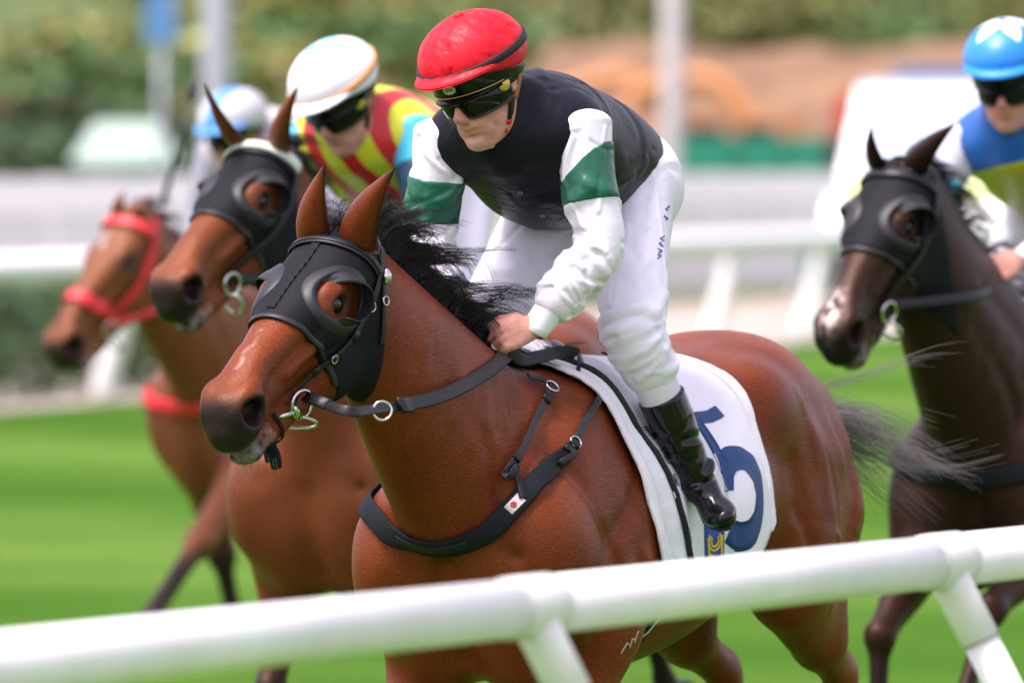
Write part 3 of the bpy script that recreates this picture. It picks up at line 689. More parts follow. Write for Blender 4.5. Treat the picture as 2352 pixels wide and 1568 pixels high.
        s.body = mesh_obj('body', V, Fc, s.coat, s.root, attrs={'dark': dark, 'white': wh, 'pink': pink * s.pinkamt})
    pinkamt = 1.0
    def white(s, a, n, sd):
        if s.whitefn: return s.whitefn(a, n, sd)
        return np.exp(-((sd - .004 + .05 * (a - .4) + .004 * np.sin(a * 90)) / .0045) ** 2) * ((a > .36) & (a < .49) & (n > -.06)) * .38
    def muscles(s, F, wz):
        for q in (-1, 1):
            F.relief([(.36, q * .2, 1.27 + wz), (.2, q * .27, 1.02 + wz), (.05, q * .29, .92 + wz)], .035, .012)           # shoulder / arm
            F.relief([(.0, q * .2, 1.36 + wz), (.12, q * .25, 1.18 + wz), (.28, q * .26, 1.08 + wz)], .022, .009)
            F.relief([(-.17, q * .25, 1.32 + wz), (-.12, q * .30, 1.12 + wz), (-.05, q * .28, .92 + wz)], .03, .012)        # behind triceps
            F.relief([(.54, q * .0, 1.06 + wz), (.52, q * .0, .95 + wz), (.46, 0, .84 + wz)], .03, .013)                    # between pectorals
            F.relief([(.5, q * .16, 1.08 + wz), (.44, q * .15, .95 + wz), (.38, q * .14, .86 + wz)], .025, .022)             # pectoral / arm
            F.relief([(.2, q * .17, 1.33 + wz), (.42, q * .17, 1.18 + wz), (.53, q * .13, 1.10 + wz)], .03, .006)           # neck base
            F.relief([(.75, q * .10, 1.52 + wz), (.58, q * .13, 1.33 + wz), (.52, q * .12, 1.18 + wz)], .022, .010)          # jugular groove
            F.relief([(.68, q * .10, 1.62 + wz), (.45, q * .14, 1.45 + wz), (.25, q * .17, 1.38 + wz)], .03, .008)
            F.relief([(-1.0, q * .27, 1.42 + wz), (-1.16, q * .28, 1.2 + wz), (-1.12, q * .26, .98 + wz)], .025, .009)       # hamstring
            F.relief([(-1.22, q * .22, 1.38 + wz), (-1.3, q * .2, 1.15 + wz), (-1.2, q * .2, .95 + wz)], .022, .009)
            F.relief([(-.78, q * .27, 1.25 + wz), (-.86, q * .3, 1.05 + wz), (-.75, q * .28, .95 + wz)], .03, .008)
        r = np.random.default_rng(17)
        for q in (-1, 1):           # hair-fine ripples of skin and muscle over neck and shoulder
            for _ in range(16):
                f0 = r.uniform(.30, .85); z0 = 1.20 + (f0 - .3) * .62 + r.uniform(-.12, .12) + wz; dx, dz = r.uniform(-.09, -.02), r.uniform(.05, .14)
                pts = F.project(np.array([(f0, q * .2, z0), (f0 + dx * .5, q * .2, z0 + dz * .5), (f0 + dx, q * .2, z0 + dz)]), 0, 8); F.relief(pts, r.uniform(.008, .02), r.choice([-1, 1]) * r.uniform(.002, .006), m=3)
            for _ in range(12):
                f0 = r.uniform(-.1, .45); z0 = r.uniform(.95, 1.25) + wz; pts = F.project(np.array([(f0, q * .33, z0), (f0 - .03, q * .33, z0 - .06), (f0 - .04, q * .33, z0 - .13)]), 0, 8); F.relief(pts, r.uniform(.012, .025), r.choice([-1, 1]) * r.uniform(.003, .008), m=3)
            for _ in range(10):
                f0 = r.uniform(-1.25, -.8); z0 = r.uniform(1.05, 1.45) + wz; pts = F.project(np.array([(f0, q * .33, z0), (f0 - .04, q * .33, z0 - .08), (f0 - .05, q * .33, z0 - .18)]), 0, 8); F.relief(pts, r.uniform(.012, .03), r.choice([-1, 1]) * r.uniform(.003, .009), m=3)
    def head(s, F):
        k = s.hs; H = s.H; Rm = np.stack([s.A, s.N, s.S])
        def E(a, n, sd, r, kk=.03, mode='u'): F.ell(H(a, n, sd), np.array(r) * k, k=kk * k, Rm=Rm, mode=mode)
        def T(st, kk=.03, mode='u', m=4, cap=1.0): F.loft([(*H(a, n, sd), ru * k, rv * k) for a, n, sd, ru, rv in st], s.A, side=s.S, k=kk * k, mode=mode, m=m, cap=cap)
        # ru: half width, rv: half depth
        E(.065, -.085, 0, (.075, .068, .07), .05)
        T([(.03, -.075, 0, .068, .05), (.09, -.068, 0, .082, .056), (.16, -.062, 0, .092, .058), (.235, -.060, 0, .084, .058), (.32, -.056, 0, .062, .05), (.42, -.052, 0, .046, .044), (.50, -.056, 0, .043, .042), (.555, -.064, 0, .042, .042)], .05, m=5)
        T([(.20, -.125, 0, .072, .075), (.30, -.118, 0, .060, .062), (.40, -.105, 0, .047, .05), (.49, -.098, 0, .042, .045)], .03)     # upper jaw
        for q in (-1, 1):
            E(.145, -.178, q * .05, (.12, .112, .036), .035)
            E(.11, -.20, q * .045, (.07, .09, .035), .04)
            E(.235, -.20, q * .04, (.08, .06, .03), .04)
            T([(.26, -.235, q * .03, .018, .028), (.36, -.205, q * .027, .016, .024), (.47, -.182, q * .02, .018, .022)], .04)      # lower jaw bar
            E(.19, -.05, q * .078, (.045, .03, .022), .03)                                                 # brow
            E(.215, -.085, q * .078, (.04, .028, .018), .03)
            T([(.25, -.10, q * .075, .010, .012), (.32, -.10, q * .062, .008, .010), (.40, -.098, q * .05, .006, .008)], .025)        # facial crest
            T([(.42, -.035, q * .02, .012, .012), (.50, -.045, q * .033, .014, .016), (.535, -.05, q * .042, .015, .02)], .03)            # false nostril
            E(.548, -.068, q * .040, (.050, .042, .024), .02)                                              # nostril wing
            E(.53, -.045, q * .045, (.03, .02, .014), .02)
        E(.565, -.085, 0, (.042, .052, .042), .035)                                                         # muzzle
        E(.598, -.108, 0, (.030, .034, .040), .03)                                                          # upper lip
        E(.535, -.118, 0, (.060, .036, .044), .03)
        T([(.43, -.186, 0, .032, .030), (.50, -.184, 0, .033, .026), (.548, -.184, 0, .034, .024)], .03)          # chin
        E(.568, -.176, 0, (.026, .020, .034), .02)                                                          # lower lip
        for q in (-1, 1):
            e1 = nrm(.79 * s.A + .62 * s.N); e2 = nrm(.62 * s.A - .79 * s.N); Rn = np.stack([e1, e2, s.S]); nc = H(.548, -.078, q * .056)
            F.relief([nc + k * (e1 * .047 * math.cos(t) + e2 * .034 * math.sin(t) - s.S * q * (.004 + .012 * math.cos(t))) for t in np.linspace(0, 6.28, 15)], .009 * k, -.006 * k)
            F.ell(nc + s.S * q * .008 * k, np.array((.045, .030, .040)) * k, k=.007 * k, Rm=Rn, mode='c')          # nostril
            E(.535, -.086, q * .030, (.028, .020, .022), .010, 'c')
            F.relief([H(.440, -.166, q * .044), H(.49, -.156, q * .048), H(.55, -.152, q * .046), H(.59, -.152, q * .03), H(.602, -.152, 0)], .0065 * k, .016 * k)
            F.relief([H(.60, -.09, 0), H(.62, -.11, 0)], .01 * k, .004 * k)
            E(.205, -.064, q * .100, (.029, .021, .018), .007, 'c')
            F.relief([H(.176, -.066, q * .092), H(.19, -.046, q * .092), H(.215, -.045, q * .09), H(.234, -.066, q * .088)], .006 * k, -.005 * k)
            F.relief([H(.178, -.07, q * .092), H(.20, -.086, q * .092), H(.225, -.082, q * .09)], .005 * k, -.004 * k)                                        # eye opening
            F.relief([H(.155, -.035, q * .085), H(.185, -.028, q * .085), H(.225, -.040, q * .085)], .008 * k, .005 * k)
            F.relief([H(.19, -.09, q * .09), H(.225, -.09, q * .088), H(.25, -.075, q * .08)], .006 * k, .006 * k)
            F.relief([H(.23, -.055, q * .085), H(.255, -.06, q * .078), H(.275, -.075, q * .072)], .005 * k, .004 * k)
            F.relief([H(.26, -.13, q * .07), H(.33, -.125, q * .06), H(.41, -.12, q * .05)], .010 * k, .005 * k)
            F.relief([H(.30, -.075, q * .062), H(.37, -.072, q * .052), H(.44, -.07, q * .047)], .012 * k, .005 * k)
            F.relief([H(.31, -.16, q * .055), H(.39, -.135, q * .052), H(.46, -.10, q * .05)], .0045 * k, -.0035 * k)       # veins
            F.relief([H(.36, -.15, q * .052), H(.42, -.155, q * .05), H(.47, -.135, q * .05)], .004 * k, -.0025 * k)
            F.relief([H(.20, -.17, q * .088), H(.26, -.16, q * .075), H(.32, -.165, q * .055)], .012 * k, .005 * k)
    def parts(s, eyem, earm, earin, hoofm=None):
        """eyes and ears"""
        for q in (1, -1):
            mesh_obj('eye', *spherem(s.H(.203, -.064, q * .0765), .0225 * s.hs), eyem, s.root)
    def ear(s, q, tip, earm, out=None, length_w=.033):
        """leaf shaped, cupped ear from its root to a tip in local coordinates; out: direction the opening faces"""
        base = s.H(.012, -.035, q * .052); tip = np.asarray(tip, float); ax = tip - base; Ln = np.linalg.norm(ax); ax /= Ln
        out = nrm(out if out is not None else s.A * .3 + s.N * .5 + s.S * q * .6); out = nrm(out - ax * out.dot(ax)); sd = np.cross(ax, out)
        nu, nv = 22, 17; V = []; dk = []
        prof = crom([[0, .98, 1.0], [.15, 1.06, .95], [.32, 1.0, .78], [.5, .82, .6], [.68, .56, .45], [.84, .31, .3], [.94, .14, .2], [1, .02, .1]], 8)
        tt = np.linspace(0, 1, nu)
        for th in (0, 1):
            for t in tt:
                w = np.interp(t, prof[:, 0], prof[:, 1]) * length_w * s.hs; cup = np.interp(t, prof[:, 0], prof[:, 2])
                bend = -out * (.009 * math.sin(t * math.pi)) * s.hs
                for a in np.linspace(-1, 1, nv):
                    ang = a * (1.75 + .9 * cup) * (1 if t < .95 else .9)
                    rr = w * (1 - .10 * th)
                    c = base + ax * (t * Ln - .02 * (1 - t)) + bend
                    V.append(c + sd * math.sin(ang * .62) * rr * 1.05 - out * (math.cos(ang * .62) * rr * 1.0 - rr * .25) + (out * .003 if th else 0))
                    dk.append(min(1, max(0, (t - .84) * 6) * .9 + (abs(a) > .84) * .6 * (t > .2) + (.8 if th else 0)))
        Fc = gridF(nu, nv); Fc2 = [tuple(reversed([i + nu * nv for i in f])) for f in Fc]
        rim = []
        for i in range(nu - 1):
            for j in (0, nv - 1):
                a, b = i * nv + j, (i + 1) * nv + j; e = (a, b, b + nu * nv, a + nu * nv); rim.append(e if j else tuple(reversed(e)))
        z = np.zeros(len(V))
        return mesh_obj('ear', V, Fc + Fc2 + rim, earm, s.root, attrs={'dark': dk, 'white': z, 'pink': z})
BAY = coat('bay_coat', (.130, .024, .006), (.013, .011, .011), (.225, .050, .014))
EYE = mat('horse_eye', (.006, .004, .003), .06, .6)
HERO_O = (P(1260, 800, 20.0)[0], 20.0, 0)
hero = Horse('racehorse', 'leading bay racehorse in a black hood galloping behind the white rail', HERO_O, 65, BAY, legs=dict(fr=[(.47, .165, 1.05), (.20, .19, .90), (.52, .17, .55), (.62, .16, .25), (.72, .16, .12)]), h=.006, poll=(.925, -.095, 1.832), axis=(.785, -.09, -.61), side=(.13, .99, -.05), headscale=1.04)
hero.parts(EYE, BAY, BAY)
for q, t in ((1, (905, 388, 19.0)), (-1, (745, 380, 19.1))): hero.ear(q, hero.L(*t), BAY, out=hero.B.T @ np.array([.75, .65, 0]), length_w=.047)

# ------------------------------------------------------------------ jockeys
def satin(name, col, rough=.36, spec=.5, wr=1.0, sheen=.0, fine=True):
    """shiny racing silk with small pulled creases"""
    m = bpy.data.materials.new(name); m.use_nodes = True; t = m.node_tree; b = t.nodes['Principled BSDF']; N = t.nodes.new; K = t.links.new
    b.inputs['Base Color'].default_value = (*col, 1); b.inputs['Roughness'].default_value = rough; b.inputs['Specular IOR Level'].default_value = spec
    b.inputs['Sheen Weight'].default_value = sheen; b.inputs['Sheen Roughness'].default_value = .4
    tc = N('ShaderNodeTexCoord')
    mp = N('ShaderNodeMapping'); mp.inputs['Scale'].default_value = (6, 11, 8); mp.inputs['Rotation'].default_value = (.5, .4, .3); K(tc.outputs['Object'], mp.inputs['Vector'])
    n = N('ShaderNodeTexNoise'); n.inputs['Scale'].default_value = 1; n.inputs['Detail'].default_value = 3; n.inputs['Distortion'].default_value = 1.2; K(mp.outputs[0], n.inputs['Vector'])
    p = N('ShaderNodeBump'); p.inputs['Strength'].default_value = .45 * wr; p.inputs['Distance'].default_value = .016; K(n.outputs[0], p.inputs['Height'])
    n2 = N('ShaderNodeTexNoise'); n2.inputs['Scale'].default_value = 260; n2.inputs['Detail'].default_value = 1; K(tc.outputs['Object'], n2.inputs['Vector'])
    p2 = N('ShaderNodeBump'); p2.inputs['Strength'].default_value = .04; p2.inputs['Distance'].default_value = .002; K(n2.outputs[0], p2.inputs['Height']); K(p.outputs[0], p2.inputs['Normal'])
    K(p2.outputs[0], b.inputs['Normal'])
    return m

def text_mesh(name, txt, size, fn, mat_, parent):
    """lettering laid on a curved surface: fn maps flat x, y (centred) to a point"""
    c = bpy.data.curves.new('txt', 'FONT'); c.body = txt; c.size = size; c.align_x = 'CENTER'; c.align_y = 'CENTER'; c.resolution_u = 3
    o = bpy.data.objects.new('txt', c); COL.objects.link(o); dg = bpy.context.evaluated_depsgraph_get(); me = o.evaluated_get(dg).to_mesh()
    V = [fn(v.co.x, v.co.y) for v in me.vertices]; F = [tuple(p.vertices) for p in me.polygons]
    o.evaluated_get(dg).to_mesh_clear(); bpy.data.objects.remove(o); return mesh_obj(name, V, F, mat_, parent, smooth=False)
class Jockey:
    def __init__(s, horse, label, joints, mats, h=.005, detail=True, fwd=None, up=None, name='person', seed=1):
        s.hz = horse; s.B, s.O = horse.B, horse.O; s.m = mats; s.rng = np.random.default_rng(seed)
        s.J = {k: np.array(v, float) for k, v in joints.items()}; s.band = s.J.pop('band', (.55, .95)); s.bandR = s.J.pop('bandR', None); s.slant = {k: s.J.pop('bslant' + k, np.zeros(3)) for k in 'LR'}
        s.root = thing(name, label, 'person', horse.M); s.h = h; s.detail = detail
        Fw = horse.B.T @ nrm(fwd); Up = horse.B.T @ np.asarray(up, float)
        s.Fw = nrm(Fw); s.Up = nrm(Up - s.Fw * Up.dot(s.Fw)); s.Le = np.cross(s.Up, s.Fw)
        s.C = s.J['head']
        s.build()
    def Hd(s, f, u, l): return s.C + f * s.Fw + u * s.Up + l * s.Le
    def field(s, pts, mg, h=None):
        pts = np.asarray(pts); return Field(pts.min(0) - mg, pts.max(0) + mg, h or s.h)
    def folds(s, F, a, b, ra, rb, n, amp, wid=(.006, .012), ang=None, span=(.7, 1.8), slant=.5):
        """pulled creases round a limb from a to b"""
        a, b = np.asarray(a, float), np.asarray(b, float); w = nrm(b - a); u = nrm(np.cross(w, (.3, .5, .8))); v = np.cross(w, u); L = np.linalg.norm(b - a)
        for _ in range(n):
            t0 = s.rng.uniform(.03, .97); a0 = s.rng.uniform(0, 6.28) if ang is None else ang + s.rng.normal(0, .8); sp = s.rng.uniform(*span); sl = s.rng.normal(0, slant)
            pts = []
            for q in np.linspace(0, 1, 6):
                t = np.clip(t0 + sl * (q - .5) * .35 + .04 * math.sin(q * 3.1), 0, 1); r = ra + (rb - ra) * t; an = a0 + sp * (q - .5)
                pts.append(a + w * L * t + (u * math.cos(an) + v * math.sin(an)) * r)
            F.relief(F.project(np.array(pts), 0, 6), s.rng.uniform(*wid), s.rng.choice([-1, 1, -1]) * amp * s.rng.uniform(.5, 1.2), m=3)
    def face(s, F):
        Rm = np.stack([s.Fw, s.Up, s.Le]); Hd = s.Hd
        def E(f, u, l, r, k=.015, mode='u'): F.ell(Hd(f, u, l), r, k=k, Rm=Rm, mode=mode)
        def T(st, k=.012, mode='u'): F.tube([(*Hd(*p[:3]), *p[3:]) for p in st], side=s.Le, k=k, mode=mode)
        E(-.005, .03, 0, (.096, .098, .075), .0); E(.04, -.045, 0, (.058, .085, .060), .03)
        for q in (-1, 1):
            T([(-.005, -.055, q * .055, .018), (.02, -.095, q * .047, .016), (.065, -.12, q * .02, .016)], .03)
            E(.058, -.032, q * .043, (.026, .020, .022), .025)                      # cheek bone
            E(.06, -.085, q * .028, (.024, .022, .02), .02)
            E(-.012, -.008, q * .078, (.022, .033, .011), .008)                     # ear
            F.relief([Hd(.0, .01, q * .088), Hd(-.022, .012, q * .09), Hd(-.024, -.012, q * .09), Hd(-.008, -.022, q * .089)], .005, .006)
            E(.096, .0, q * .030, (.014, .012, .018), .012, 'c')
            E(.108, -.052, q * .011, (.011, .009, .008), .008)                       # nostril wing
        E(.086, .022, 0, (.016, .012, .045), .02)                                    # brow
        T([(.090, .012, 0, .009), (.104, -.018, 0, .0095), (.118, -.044, 0, .0115)], .014)          # nose
        E(.117, -.046, 0, (.012, .011, .012), .006)
        E(.081, -.118, 0, (.018, .018, .024), .018)                                  # chin
        E(.086, -.072, 0, (.018, .016, .030), .015)
        E(.096, -.0765, 0, (.010, .0055, .022), .006); E(.0945, -.0885, 0, (.010, .006, .020), .006)   # lips
        F.relief([Hd(.096, -.0825, -.027), Hd(.105, -.0815, -.012), Hd(.107, -.082, 0), Hd(.105, -.0815, .012), Hd(.094, -.083, .029)], .0035, .007)
        for q in (-1, 1): F.relief([Hd(.108, -.05, q * .02), Hd(.099, -.066, q * .031), Hd(.09, -.085, q * .036)], .005, .0045)
        for q in (-1, 1): F.relief([Hd(.085, -.045, q * .045), Hd(.075, -.07, q * .05), Hd(.06, -.09, q * .048)], .009, .003)
        F.relief([Hd(.098, -.099, -.016), Hd(.1, -.1, 0), Hd(.098, -.099, .016)], .007, .003)
    def hand(s, F, wrist, knuck, q, pts=None):
        """closed hand on the rein: palm block, four bent fingers of unequal length, thumb"""
        J = s.J; wr, kn = np.asarray(wrist), np.asarray(knuck); ax = nrm(kn - wr); k = 'L' if q > 0 else 'R'
        dn = J['curl' + k] - kn; dn = nrm(dn - ax * dn.dot(ax)); sd = np.cross(ax, dn)
        F.tube([(*wr, .026, .022), (*(wr * .45 + kn * .55), .038, .017), (*kn, .040, .015)], side=sd, k=.012)
        for i, (o, L) in enumerate(((-.033, .9), (-.0115, 1.0), (.0105, .97), (.031, .82))):
            a = kn + sd * o + ax * (.002 - .05 * (o / .033) ** 2 * .12); r = .0105 if i != 3 and i != 0 else .0098
            p1 = a + ax * .012 * L + dn * .022 * L; p2 = a + ax * .006 + dn * .046 * L; p3 = a - ax * .026 * L + dn * .050 * L
            F.tube([(*(a - ax * .03), r), (*a, r * 1.12), (*p1, r * 1.03), (*p2, r), (*p3, r * .85)], k=.0035, m=4)
        th0 = wr * .6 + kn * .4 - sd * .034 * q + dn * .004; F.tube([(*th0, .014), (*(kn - sd * .046 * q - ax * .02 + dn * .018), .0115), (*(kn - sd * .034 * q - ax * .004 + dn * .040), .010)], k=.01)
        for o in (-.022, -.0005, .021): F.relief([kn + sd * o - ax * .004 - dn * .012, kn + sd * o + ax * .016 + dn * .004, kn + sd * o + ax * .014 + dn * .03], .0045, .0035)
        for o in (-.026, -.008, .009): F.relief([kn + sd * o - dn * .016 - ax * .004, kn + sd * o * .7 - ax * .05 - dn * .018], .004, -.0018)
    def build(s):
        J, h, m = s.J, s.h, s.m
        # ---- bare body, one surface: head, hands, and the slimmer body inside the clothes
        allp = np.array(list(J.values()))
        F = Field(allp.min(0) - .18, allp.max(0) + .18, min(h, .0045) if s.detail else h * 1.3)
        s.face(F)
        F.tube([(*s.Hd(-.02, -.04, 0), .05), (*(s.Hd(-.02, -.1, 0) * .5 + J['neck'] * .5), .052), (*J['neck'], .06)], k=.03)
        cs = (J['shL'] + J['shR']) / 2
        F.tube([(*(cs * .97 + J['neck'] * .03), .13, .09), (*((cs + J['hip']) / 2), .12, .09), (*J['hip'], .13, .10)], k=.04)
        for k, q in (('L', 1), ('R', -1)):
            F.tube([(*J['sh' + k], .04), (*J['el' + k], .034), (*J['wr' + k], .024)], k=.03)
            F.tube([(*J['hp' + k], .07), (*J['kn' + k], .048)], k=.03)
            F.tube([(*J['kn' + k], .046), (*(J['kn' + k] * .6 + J['an' + k] * .4), .045), (*J['an' + k], .03)], k=.03)
            s.hand(F, J['wr' + k], J['hd' + k], q)
        V, Fc = F.mesh(); s.bodyF = F
        q_ = V - s.C; f_, u_, l_ = q_ @ s.Fw, q_ @ s.Up, q_ @ s.Le
        red = np.exp(-(((f_ - .10) / .02) ** 2 + ((u_ + .083) / .008) ** 2 + (l_ / .026) ** 2)) + .75 * np.exp(-(((f_ - .118) / .016) ** 2 + ((u_ + .044) / .018) ** 2 + (l_ / .02) ** 2)) + .45 * np.exp(-(((f_ - .065) / .03) ** 2 + ((u_ + .045) / .025) ** 2 + ((np.abs(l_) - .045) / .02) ** 2))
        for k in 'LR': red = red + .5 * np.exp(-np.sum((V - J['hd' + k]) ** 2, 1) / .03 ** 2)
        b = mesh_obj('body', V, Fc, m['skin'], s.root, attrs={'red': red})
        # ---- jacket
        JF = s.field([cs, J['hip'], J['neck'], J['shL'], J['shR'], J['hip'] + (-.1, 0, -.1)], .30)
        up = np.array([0, 0, 1.])
        ax = nrm(cs - J['hip'])
        def c(t, dz): return cs * t + J['hip'] * (1 - t) + (0, 0, dz)
        JF.tube([(*c(1.02, .015), .145, .125), (*c(.80, .012), .19, .158), (*c(.5, .012), .185, .162), (*c(.2, .018), .178, .152), (*c(-.05, .012), .165, .14)], k=.0, m=6, cap=.7)
        for k, q in (('L', 1), ('R', -1)):
            JF.ell(J['sh' + k] * .84 + cs * .16 + (-.02, 0, -.004), (.08, .068, .074), k=.07)
        JF.tube([(*(J['neck'] * .55 + cs * .45), .085), (*(J['neck'] + (J['neck'] - cs) * .0), .072)], k=.05)
        JF.ell(c(.52, -.06), (.16, .155, .10), k=.08)                                   # loose front hanging down
        if s.detail:
            # hem cut, seams and folds
            JF.relief([J['shL'] + (.03, -.06, .085), J['shL'] + (-.06, -.02, .08), J['shL'] + (-.10, .03, .02)], .010, .006)
            JF.relief([c(.9, .17) + (0, .10, -.02), c(.5, .165) + (0, .11, -.03), c(.15, .145) + (0, .10, -.03)], .006, .004)
            JF.relief([c(1.02, .03) + (.10, .0, -.02), c(.72, -.12) + (.06, .0, -.06), c(.5, -.2)], .005, .004)
            s.folds(JF, c(1, 0), c(0, 0), .17, .16, 18, .005, (.010, .022), slant=.9, span=(.5, 1.3))
            for i in range(9):
                t = .06 + .02 * (i % 2); an = -1.2 + i * .3
                p0 = c(.0, 0) + np.array([0, math.sin(an) * .16, math.cos(an) * .13]); JF.relief([p0, c(.16, 0) + np.array([0, math.sin(an + .1) * .175, math.cos(an + .1) * .145])], .007, .005)
        sl, X, Y, Z = JF.all()
        # open behind: cut below the hips by a plane that lifts towards the back
        hp = J['hip'] + (-.105, 0, -.02); nn = nrm((-.85, 0, -.45)); JF.d = np.maximum(JF.d, (X - hp[0]) * nn[0] + (Y - hp[1]) * nn[1] + (Z - hp[2]) * nn[2]).astype(np.float32)
        s.JF = JF
        V, Fc = JF.mesh(); V = relax(V, Fc, np.full(len(V), .5), 4)
        att = {'uvw': V - J['hip']}
        jk = s.jacket = mesh_obj('jacket', V, Fc, m['jacket'], s.root, attrs=att)
        # ---- sleeves with bands and cuffs
        for k, q in (('L', 1), ('R', -1)):
            sh, el, wr = J['sh' + k], J['el' + k], J['wr' + k]
            SF = s.field([sh, el, wr], .13, .0036 if s.detail else None)
            fore = nrm(wr - el); cuff = wr - fore * .045
            SF.tube([(*(sh + (-.01, -q * .005, .01)), .075), (*(sh * .6 + el * .4), .062), (*(el + nrm(el - (sh + wr) / 2) * .004), .058), (*(el * .55 + wr * .45), .054), (*(cuff - fore * .01), .045), (*cuff, .036)], k=.0, m=6, cap=.5)
            SF.ell(cuff - fore * .03, .047, k=.02)
            if s.detail:
                s.folds(SF, sh, el, .08, .07, 9, .008, (.010, .016), slant=1.3, span=(.8, 1.6))
                s.folds(SF, sh, el, .08, .07, 16, .0065, (.0045, .0075), slant=1.6, span=(.8, 2.0))
                s.folds(SF, el, cuff, .068, .05, 10, .010, (.010, .015), slant=.9, span=(.9, 1.8))
                s.folds(SF, el, cuff, .068, .05, 30, .0075, (.0045, .0075), slant=.9, span=(.8, 2.4))
                inn = el * .9 + wr * .05 + sh * .05
                for i in range(7):
                    d0 = nrm(wr - sh); s0 = inn + fore * (.02 * (i - 2)); SF.relief(SF.project(np.array([s0 + d0 * .05 + (0, .05 * q, 0), s0 + d0 * .06, s0 + d0 * .05 - (0, .06 * q, .0)]), 0, 5), .007, .007)
            V, Fc = SF.mesh(); V = relax(V, Fc, np.full(len(V), .4), 2)
            sv = mesh_obj('sleeve', V, Fc, m['sleeve'], jk)
            if 'band' in m:
                AF = SF.copy(); sl, X, Y, Z = AF.all(); d = nrm(el - sh)
                t0, t1 = (s.bandR if (k == 'R' and s.bandR is not None) else s.band) * np.linalg.norm(el - sh)
                T = (X - sh[0]) * d[0] + (Y - sh[1]) * d[1] + (Z - sh[2]) * d[2]
                sl2 = s.slant[k]; T0 = T + (X - sh[0]) * sl2[0] + (Y - sh[1]) * sl2[1] + (Z - sh[2]) * sl2[2]
                AF.d = np.maximum(np.maximum(AF.d - .0035, t0 - T0), T - t1).astype(np.float32)
                V, Fc = AF.mesh()
                if len(V): mesh_obj('armband', V, Fc, m['band'], jk)
            u = nrm(np.cross(fore, (0, .3, 1))); 
            # gathered elastic then a plain cuff
            prof = [(-.006, .041), (.006, .037), (.012, .036), (.03, .0345), (.05, .033), (.066, .034), (.068, .029)]
            n = 40; v2 = np.cross(fore, u); VV = []
            for x, r in prof:
                for j in range(n):
                    a = 2 * math.pi * j / n; rr = r * (1 + (.06 * (j % 2) if x < .012 else 0)) ; VV.append(cuff + fore * (x + .004 * math.sin(a * 2)) + (u * math.cos(a) * 1.08 + v2 * math.sin(a) * .94) * rr)
            mesh_obj('cuff', VV, gridF(len(prof), n, True), m['cuff'], jk)
        # ---- breeches
        BF = s.field([J['hip'], J['knL'], J['knR'], J['hpL'], J['hpR']], .19, .0042 if s.detail else None)
        BF.ell(J['hip'] + (-.02, 0, -.005), (.135, .165, .135), k=.0)
        for k, q in (('L', 1), ('R', -1)):
            hpj, kn, an = J['hp' + k], J['kn' + k], J['an' + k]
            BF.ell(hpj + (-.07, 0, .0), (.10, .10, .115), k=.05)
            BF.tube([(*hpj, .105, .115), (*(hpj * .55 + kn * .45), .088, .098), (*(kn * .9 + hpj * .1), .074, .084), (*(kn + nrm(kn - (hpj + an) / 2) * .006), .068, .076), (*(kn * .75 + an * .25), .065, .067), (*(kn * .66 + an * .34), .053, .055)], k=.04, m=6, cap=.4)
            if s.detail:
                s.folds(BF, kn * .85 + hpj * .15, kn * .68 + an * .32, .08, .06, 10, .010, (.010, .014), slant=.8, span=(.8, 1.6))
                s.folds(BF, kn * .85 + hpj * .15, kn * .68 + an * .32, .08, .06, 34, .0075, (.005, .008), slant=1.0, span=(.7, 2.0))
                s.folds(BF, hpj, kn, .11, .085, 10, .008, (.010, .02), slant=1.2, span=(.6, 1.5))
                s.folds(BF, hpj, kn, .11, .085, 16, .005, (.005, .009), slant=1.6, span=(.6, 1.6))
                for i in range(6): # stretched creases at the crease of the hip
                    d0 = np.array([.03 + .02 * i, q * (.06 + .01 * i), .085 - .035 * i]); BF.relief([hpj + d0 + (-.06, 0, .0), hpj + d0, hpj + d0 + (.07, q * .02, -.02)], .009, .006)
        s.BF = BF
        V, Fc = BF.mesh(); V = relax(V, Fc, np.full(len(V), .5), 3)
        br = s.breeches = mesh_obj('breeches', V, Fc, m['breeches'], s.root)
        for k, q in (('L', 1), ('R', -1)):
            kn, an = J['kn' + k], J['an' + k]; w = nrm(an - kn); L = np.linalg.norm(an - kn); u = nrm(np.cross(w, (1, 0, .2)))
            v2 = np.cross(w, u); n = 36; VV = []; prof = [(.24, .052), (.27, .054), (.40, .052), (.55, .049), (.62, .046)]
            for x, r in prof:
                for j in range(n):
                    a = 2 * math.pi * j / n; VV.append(kn + w * L * x + (u * math.cos(a) * .95 + v2 * math.sin(a) * 1.06) * r)
            mesh_obj('stocking', VV, gridF(len(prof), n, True), m['sock'], br)
            # ---- boot: shaft, ankle folds, foot
            toe = J['toe' + k]; top = kn + w * L * .44; heel = an - nrm(toe - an) * .045 + w * .035
            KF = s.field([top, an, toe, heel], .10, min(h, .004) if s.detail else h)
            ball = toe * .72 + an * .28 + w * .02
            KF.tube([(*top, .056, .058), (*(top * .6 + an * .4), .052, .056), (*(top * .25 + an * .75), .044, .046), (*an, .043, .045), (*(an + w * .03), .036, .040)], side=np.cross(w, nrm(toe - an)), k=.0, m=6, cap=.25)
            sd = nrm(np.cross(w, toe - an))
            KF.tube([(*heel, .028, .026), (*(an * .8 + toe * .2 + w * .038), .032, .034), (*ball, .040, .027), (*toe, .026, .018)], side=sd, k=.03, m=6)
